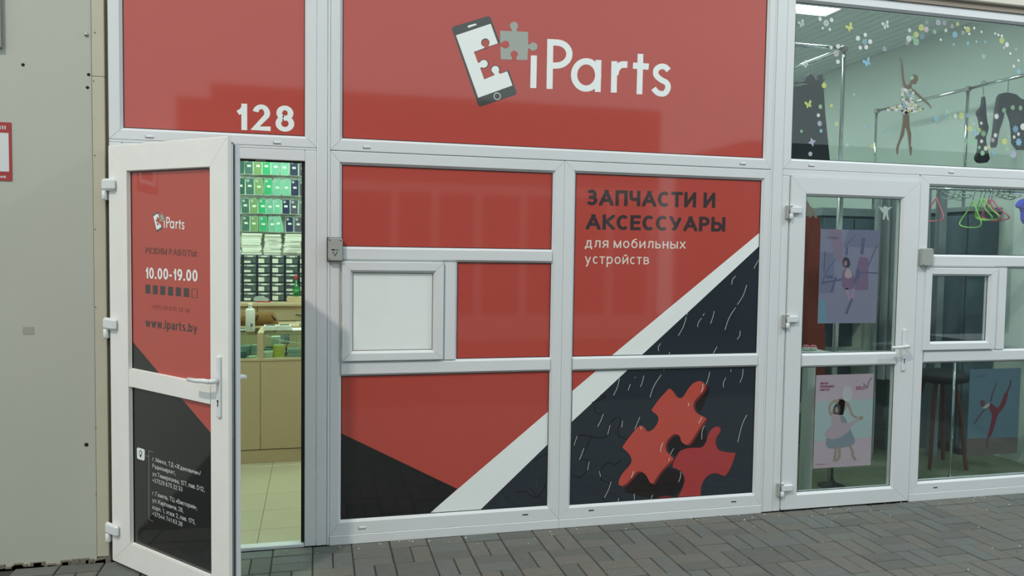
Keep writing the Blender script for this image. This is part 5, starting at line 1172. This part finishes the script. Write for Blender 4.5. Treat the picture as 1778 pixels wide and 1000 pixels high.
def rail(name, label, pts, r=.0125, posts=(), z0=0.0):
    o = tag(empty(name, (pts[0][0], pts[0][1], 0)), label, 'clothes rail'); b = Vector(o.location)
    for a, c in zip(pts[:-1], pts[1:]): q = MB(); q.tube([Vector(a)-b, Vector(c)-b], r, 12); q.obj('rail_tube', M['chrome'], o, True)
    for x, y, z in posts:
        q = MB(); q.tube([Vector((x, y, z0))-b, Vector((x, y, z))-b], r, 12); q.obj('post', M['chrome'], o, True)
        q = MB(); q.bbox(Vector((x-.02, y-.02, z-.02))-b, Vector((x+.02, y+.02, z+.02))-b, .006); q.obj('corner_joint', M['grey_metal'], o)
    return o
rail('clothes_rail', 'tall chrome clothes rail with black trousers left in the dance shop', [(2.80, .52, 2.985), (3.50, .52, 2.985), (3.50, 1.9, 2.985)], posts=((3.50, .52, 2.985), (3.5, 1.9, 2.985)))
rail('clothes_rail', 'long chrome clothes rail along the side wall of the dance shop', [(4.985, .30, 2.90), (4.985, .97, 2.90), (4.985, 2.0, 2.90)], posts=((4.985, .99, 2.90), (4.985, 2.03, 2.90)), z0=1.971)
rail('clothes_rail', 'low chrome rail of bright hangers behind the right window', [(3.80, .45, 2.055), (5.24, .45, 2.055)], r=.011, posts=((5.2, .45, 2.055),))
def garment(name, label, pxs, Y, mt, dep=.03, cat='garment', extra=None, it=1):
    pts = [P(*p, Y) for p in pxs]; cx = sum(p.x for p in pts)/len(pts); z0 = min(p.z for p in pts)
    o = tag(empty(name, (cx, Y, z0)), label, cat); pp = [(p.x-cx, p.z-z0) for p in pts]
    pp = [tuple(v) for v in smooth_closed(pp, it)]
    mx = sum(p[0] for p in pp)/len(pp); q = MB(); n = len(pp); tri = tessellate_polygon([[Vector((p[0], p[1], 0)) for p in pp]])
    q.prism(pp, lambda a, b: (a, -dep/2+.006*math.sin(a*60), b), lambda a, b: (a, dep/2+.006*math.sin(a*60), b)); q.obj('cloth', mt, o)
    if extra: extra(o, Vector((cx, Y, z0)))
    return o
def trouser_hanger(o, b):
    q = MB(); a, c = P(1378, 144, 1.0)-b, P(1431, 138, 1.0)-b
    q.tube([a, c], .007, 8); h = P(1406, 131, 1.0)-b; q.obj('hanger_bar', M['fab_black'], o)
    q = MB(); q.prism([(h.x-.05, a.z+.005), (h.x+.05, a.z+.01), (h.x+.03, a.z+.055), (h.x, a.z+.075), (h.x-.03, a.z+.055)], lambda x, z: (x, -.012, z), lambda x, z: (x, .012, z)); q.obj('hanger_head', M['fab_black'], o)
    q = MB(); q.bbox((c.x-.055, -.018, c.z-.03), (c.x-.02, .018, c.z+.035), .004); q.obj('clip', M['fab_black'], o)
    q = MB(); q.tube([(h.x, 0, a.z+.07), (h.x, 0, 2.985-.02-b.z), (h.x-.02, 0, 2.985+.012-b.z)], .003, 6); q.obj('hook', M['chrome'], o)
garment('hanging_trousers', 'wide black trousers clipped to a hanger on the left rail', ((1360, 152), (1378, 152), (1400, 147), (1424, 139), (1425, 144), (1430, 200), (1437, 278), (1441, 330), (1362, 330)), 1.0, M['fab_black'], .05, 'trousers', trouser_hanger, 0)
def body_hanger(o, b):
    q = MB(); t = P(1707.5, 166, .82)-b; k = P(1705, 147, .82)-b
    q.tube([t, t+Vector((0, 0, .03)), Vector((t.x-.012, 0, k.z-.02)), Vector((t.x-.022, 0, k.z+.015)), Vector((t.x+.0, 0, k.z+.03)), Vector((t.x+.022, 0, k.z+.015))], .0035, 6); q.obj('hook', M['grey_metal'], o, True)
garment('bodysuit', 'black bodysuit turned sideways on a hanger at the chrome rail', ((1707, 165), (1710, 175), (1712, 210), (1714.5, 222), (1712, 233), (1710, 240), (1712, 258), (1716, 282), (1698, 284), (1692, 275), (1698, 262), (1699, 240), (1695, 242), (1696, 235), (1703, 233), (1702, 222), (1699, 205), (1695, 195), (1704, 185)), .82, M['fab_black'], .03, 'bodysuit', body_hanger, 1)
def legg_hanger(o, b):
    q = MB(); k = P(1750, 160, .62)-b; q.tube([k, (k.x, 0, 2.90-.012-b.z+.0), (k.x+.02, 0, 2.915-b.z)], .0035, 6); q.obj('hook', M['grey_metal'], o, True)
garment('leggings', 'black leggings hanging folded on the chrome rail at the right edge', ((1735, 163), (1745, 161), (1760, 163), (1766, 170), (1790, 178), (1800, 260), (1758, 260), (1757, 215), (1752, 197), (1746, 188), (1741, 192), (1739, 208), (1732, 232), (1730, 256), (1720, 256), (1724, 232), (1728, 205), (1730, 185)), .62, M['fab_black'], .03, 'leggings', legg_hanger, 1)
def hanger(px, pyt, pyb, mt, label, Y=.45, spread=.35, s=1):
    x = P(px, pyt, Y).x; zb_ = P(px, pyb, Y).z; zt_ = 2.055
    o = tag(empty('coat_hanger', (x, Y, zb_)), label, 'hanger', 'hangers on the low chrome rail'); H = zt_-zb_
    pts = [(0, 0, H*.72), (0, -spread*.25, H*.35), (.02*s, -spread*.5, .02), (.035*s, -spread*.3, 0), (.05*s, spread*.2, .005), (.055*s, spread*.5, .03), (.02*s, spread*.25, H*.38), (0, 0, H*.72)]
    q = MB(); q.tube(smooth3(pts), .0045, 6); q.obj('hanger_loop', mt, o, True)
    q = MB(); q.tube(smooth3([(0, 0, H*.70), (0, 0, H*.82), (0, -.012, H*.9), (0, -.016, H+.006), (0, 0, H+.017), (0, .016, H+.006)]), .003, 6); q.obj('hook', M['chrome'], o, True)
def smooth3(pts, it=2):
    pts = [Vector(p) for p in pts]
    for _ in range(it):
        o = [pts[0]]
        for a, b in zip(pts[:-1], pts[1:]): o += [a*.75+b*.25, a*.25+b*.75]
        pts = o+[pts[-1]]
    return pts
hanger(1690, 340, 396, M['neon_green'], 'neon green hanger, longest and leftmost of the bright hangers', spread=.2, s=-.5)
hanger(1702, 340, 383, M['neon_green'], 'neon green hanger in the middle of the bright hangers', spread=.2)
hanger(1709, 340, 382, M['neon_green'], 'neon green hanger next to the pink ones', spread=.25)
hanger(1717, 340, 384, M['neon_pink'], 'pink hanger next to the green ones', spread=.2)
hanger(1722, 340, 383, M['neon_pink'], 'pink hanger, rightmost of the bright hangers', spread=.3)
hanger(1626, 345, 385, M['neon_pink'], 'pink hanger alone at the left end of the low rail', spread=.2, s=-1)
for k, x in enumerate((1638, 1648, 1658, 1668, 1734, 1744, 1754)):
    hanger(x, 330, 345+random.uniform(-2, 3), M['boxgrey'], 'short clear hanger, %s from the left on the low chrome rail' % ORD[k], spread=.16)
garment('blue_top', 'bright blue top hanging at the right edge of the low rail', ((1769, 352), (1776, 345), (1795, 343), (1800, 390), (1776, 388), (1775, 362), (1768, 360)), .5, M['blue'], .05, 'top')
# furniture
wr = tag(empty('wardrobe', (5.10, 1.9, 0)), 'slate grey wardrobe along the side wall behind the right window', 'wardrobe')
q = MB(); q.bbox((-.13, -1.0, .05), (.15, 1.0, 1.93), .004); q.obj('carcass', M['fab_navy'], wr)
for y in (-1.0, -.35, .3): q = MB(); q.bbox((-.15, y+.02, .08), (-.131, y+.60, 1.90), .004); dd = q.obj('door', M['fab_navy'], wr); q = MB(); q.tube([(-.155, y+.56, .95), (-.165, y+.56, 1.0), (-.165, y+.56, 1.15), (-.155, y+.56, 1.2)], .005, 6); q.obj('door_pull', M['grey_metal'], dd)
q = MB(); q.bbox((-.155, -1.02, 1.931), (.155, 1.02, 1.97), .004); q.obj('cornice', M['fab_grey'], wr)
q = MB(); q.bbox((-.12, -.98, 0), (.15, .98, .0495), .002); q.obj('plinth', M['fab_black'], wr)
ca = tag(empty('tall_cabinet', (P(1478, 500, 1.65).x, 1.65, 0)), 'dark slate cabinet behind the poster on the glass door', 'cabinet')
W = P(1532, 500, 1.65).x-P(1425, 500, 1.65).x; zt2 = P(1480, 376, 1.65).z
q = MB(); q.bbox((-W/2, 0, .05), (W/2, .4, zt2), .004); q.obj('carcass', M['fab_navy'], ca)
q = MB(); q.bbox((-W/2-.02, -.02, zt2), (W/2+.02, .42, zt2+.07), .004); q.obj('cornice', M['fab_grey'], ca)
for s_ in (-1, 1): q = MB(); q.bbox((s_*W/4-W/4+.006, -.018, .08), (s_*W/4+W/4-.006, -.001, zt2-.02), .004); q.obj('door', M['fab_navy'], ca)
q = MB(); q.bbox((-W/2+.01, .02, 0), (W/2-.01, .38, .0495), .002); q.obj('plinth', M['fab_black'], ca)
sh = tag(empty('shelf_unit', (P(1470, 515, 1.08).x, 1.08, 0)), 'low white shelf unit across the view behind the glass door', 'shelf')
zs_ = P(1470, 513, 1.08).z; W = .5
for z in (.35, .8, zs_-.03): q = MB(); q.bbox((-W, 0, z), (W*.6, .3, z+.025), .003); q.obj('shelf_board', M['wall2'], sh)
for x in (-W, W*.6-.02): q = MB(); q.bbox((x, .001, 0), (x+.02, .299, zs_-.031), .003); q.obj('side_panel', M['wall2'], sh)
q = MB(); q.bbox((-W+.021, .28, .03), (W*.6-.021, .295, zs_-.04), .002); q.obj('back_panel', M['fab_navy'], sh)
# curtain
cu = tag(empty('curtain', (P(1546, 480, .95).x, .95, 0)), 'long grey changing room curtain behind the glass door', 'curtain')
xa, xb = P(1529, 480, .95).x-cu.location.x, P(1566, 480, .95).x-cu.location.x+.25; zt3 = 2.12; zb3 = .62; vs = []; n = 60
for layer in (0, 1):
    for i in range(n+1):
        x = xa+(xb-xa)*i/n; y = .028*math.sin(i*.75)+layer*.006
        vs += [(x, y, zb3), (x+.004*math.sin(i), y*1.1, 1.2), (x, y*.8+.005, zt3)]
fs = []
for layer in (0, 1):
    o_ = layer*(n+1)*3
    for i in range(n):
        for k in (0, 1):
            f_ = (o_+i*3+k, o_+(i+1)*3+k, o_+(i+1)*3+k+1, o_+i*3+k+1); fs.append(f_ if layer == 0 else f_[::-1])
q = MB(); q.add(vs, fs); q.obj('curtain_cloth', M['fab_grey'], cu, True)
q = MB(); q.tube([(xa-.05, 0, zt3+.015), (xb+.1, 0, zt3+.015)], .012, 10); q.obj('curtain_rod', M['chrome'], cu, True)
q = MB(); q.bbox((xb+.06, -.03, 0), (xb+.12, .03, zt3+.04), .004); q.obj('side_post', M['fab_grey'], cu)
q = MB(); q.bbox((xa-.06, -.02, 0), (xa-.03, .02, zt3+.04), .004); q.obj('side_post', M['fab_grey'], cu)
# long red garment, chrome stand, slippers
def rg_hook(o, b):
    q = MB(); q.tube([(0, 0, 1.70-b.z), (0, 0, 1.83-b.z)], .003, 6); q.obj('hook', M['chrome'], o)
garment('long_coat', 'long brick red coat hanging left behind the glass door', ((1402, 378), (1414, 374), (1421, 382), (1424, 470), (1428, 600), (1426, 752), (1411, 755), (1393, 750), (1398, 640), (1398, 500)), .72, M['fab_red'], .06, 'coat', rg_hook)
st = tag(empty('chrome_stand', (P(1449, 700, .38).x, .38, 0)), 'slim chrome display pole behind the two door posters', 'stand')
q = MB(); q.tube([(0, 0, .02), (0, 0, 2.0)], .011, 12); q.obj('pole', M['chrome'], st, True)
q = MB(); q.lathe([(.09, 0), (.09, .008), (.03, .018), (.014, .05)], (0, 0, 0), 24); q.obj('foot', M['fab_black'], st, True)
st2 = tag(empty('chrome_stand', (P(1655, 700, .3).x, .3, 0)), 'slim chrome pole left of the blue dancer poster', 'stand')
q = MB(); q.tube([(0, 0, .02), (0, 0, .86)], .009, 12); q.obj('pole', M['chrome'], st2, True)
q = MB(); q.lathe([(.07, 0), (.07, .008), (.03, .018), (.012, .05)], (0, 0, 0), 24); q.obj('foot', M['chrome'], st2, True)
bn = tag(empty('stool', (P(1632, 655, .68).x, .68, 0)), 'black round stool with bent red brown legs in the low right window', 'stool')
zst = P(1632, 662, .68).z
q = MB(); q.lathe([(.15, zst), (.19, zst+.015), (.20, zst+.05), (.185, zst+.075), (.12, zst+.085)], (0, 0, 0), 28); q.obj('seat', M['fab_black'], bn, True)
for a in (.6, 2.2, 3.75, 5.3):
    d = Vector((math.cos(a), math.sin(a), 0)); q = MB(); q.tube(smooth3([d*.10+Vector((0, 0, zst)), d*.14+Vector((0, 0, zst*.75)), d*.17+Vector((0, 0, zst*.35)), d*.20+Vector((0, 0, 0.012))]), .014, 8); q.obj('leg', M['wood_red'], bn, True)
cn = tag(empty('low_counter', (4.72, 1.34, 0)), 'dark slate low counter behind the blue dancer poster', 'counter')
q = MB(); q.bbox((-.24, -.18, .0), (.20, .18, .86), .004); q.obj('body', M['fab_navy'], cn)
q = MB(); q.bbox((-.26, -.20, .8605), (.215, .2, .9), .004); q.obj('top', M['fab_grey'], cn)
for i, (px, lab) in enumerate(((1400, 'left'), (1412, 'right'))):
    p = P(px, 603, .25); o = tag(empty('ballet_slipper', (p.x, .25, p.z-.02)), 'pink and white ballet slipper on the small ledge, %s of the pair' % lab, 'slipper', 'ballet slippers on the ledge')
    q = MB(); q.lathe([(.02, 0), (.026, .01), (.022, .024), (.014, .03)], (0, 0, 0), 14); q.obj('sole_and_upper', M['paper'], o, True)
    q = MB(); q.lathe([(.0225, .024), (.018, .033), (.008, .036)], (0, 0, 0), 14); q.obj('pink_lining', M['neon_pink'], o, True)
p = P(1406, 603, .25); ldg = tag(empty('display_ledge', (p.x, .25, 0)), 'small pale display stand holding ballet slippers behind the door', 'stand')
q = MB(); q.bbox((-.1, -.07, p.z-.035), (.1, .07, p.z-.0205), .003); q.obj('top', M['wall2'], ldg); q = MB(); q.bbox((-.03, -.03, 0), (.03, .03, p.z-.0355), .003); q.obj('column', M['wall2'], ldg)

# ================================================================== ACROSS THE PASSAGE (seen only as reflections)
ob = tag(empty('kiosk_row', (2.2, -9, 0)), 'dark flat roofed kiosk row mirrored in the red panels', 'building')
K_ = lambda nm, a, b, mt, par=ob: box(nm, (a[0]-2.2, a[1]+9, a[2]), (b[0]-2.2, b[1]+9, b[2]), mt, par)
K_('wall', (-1.61, -12, 0), (6.05, -9, 4.13), M['opp']); K_('side_wing', (-2.12, -12, 0), (-1.611, -9.02, 3.9), M['opp'])
K_('fascia_band', (-1.6, -8.96, 2.52), (6.0, -8.999, 2.68), M['opp_white'])
for x in (-1.5, -.7, .1, 1.27, 1.95, 2.7, 3.5, 4.3, 5.1, 5.9): K_('post', (x-.06, -8.95, 0), (x+.06, -8.999, 2.519), M['opp_white'])
K_('plinth', (-1.6, -8.94, 0), (6.0, -8.949, .45), M['fascia'])
ob2 = tag(box('kiosk', (7.8, -12, 0), (14, -9, 3.68), M['opp']), 'lower dark kiosk mirrored at the right end of the sign', 'building')
L = LAMP_L
o = tag(empty('street_lamp', (L[0]-.9, L[1]-1.2, 0)), 'street lamp outside the picture to the left, lighting the open door', 'street lamp')
q = MB(); q.tube([(0, 0, 0), (0, 0, L[2]-.2), (.15, .2, L[2]+.1), (.75, 1.0, L[2]+.16)], [.07, .05, .035, .03], 12); q.obj('pole', M['grey_metal'], o, True)
q = MB(); q.bbox((.68, .95, L[2]+.05), (1.1, 1.45, L[2]+.17), .03); q.obj('lamp_head', M['grey_metal'], o)
L = LAMP_R
o = tag(empty('wall_lamp', (L[0], -.04, 3.7)), 'bracket lamp above the picture on the fascia, lighting the glass door', 'wall lamp')
q = MB(); q.tube([(0, 0, 0), (0, -.2, .05), (0, L[1]*.6, L[2]+.12-3.7), (0, L[1]+.1, L[2]+.14-3.7)], .025, 10); q.obj('arm', M['grey_metal'], o, True)
q = MB(); q.bbox((-.08, -.02, -.1), (.08, .0, .1), .004); q.obj('wall_plate', M['grey_metal'], o)
q = MB(); q.bbox((-.15, L[1]-.1, L[2]+.05-3.7), (.15, L[1]+.2, L[2]+.16-3.7), .03); q.obj('lamp_head', M['grey_metal'], o)
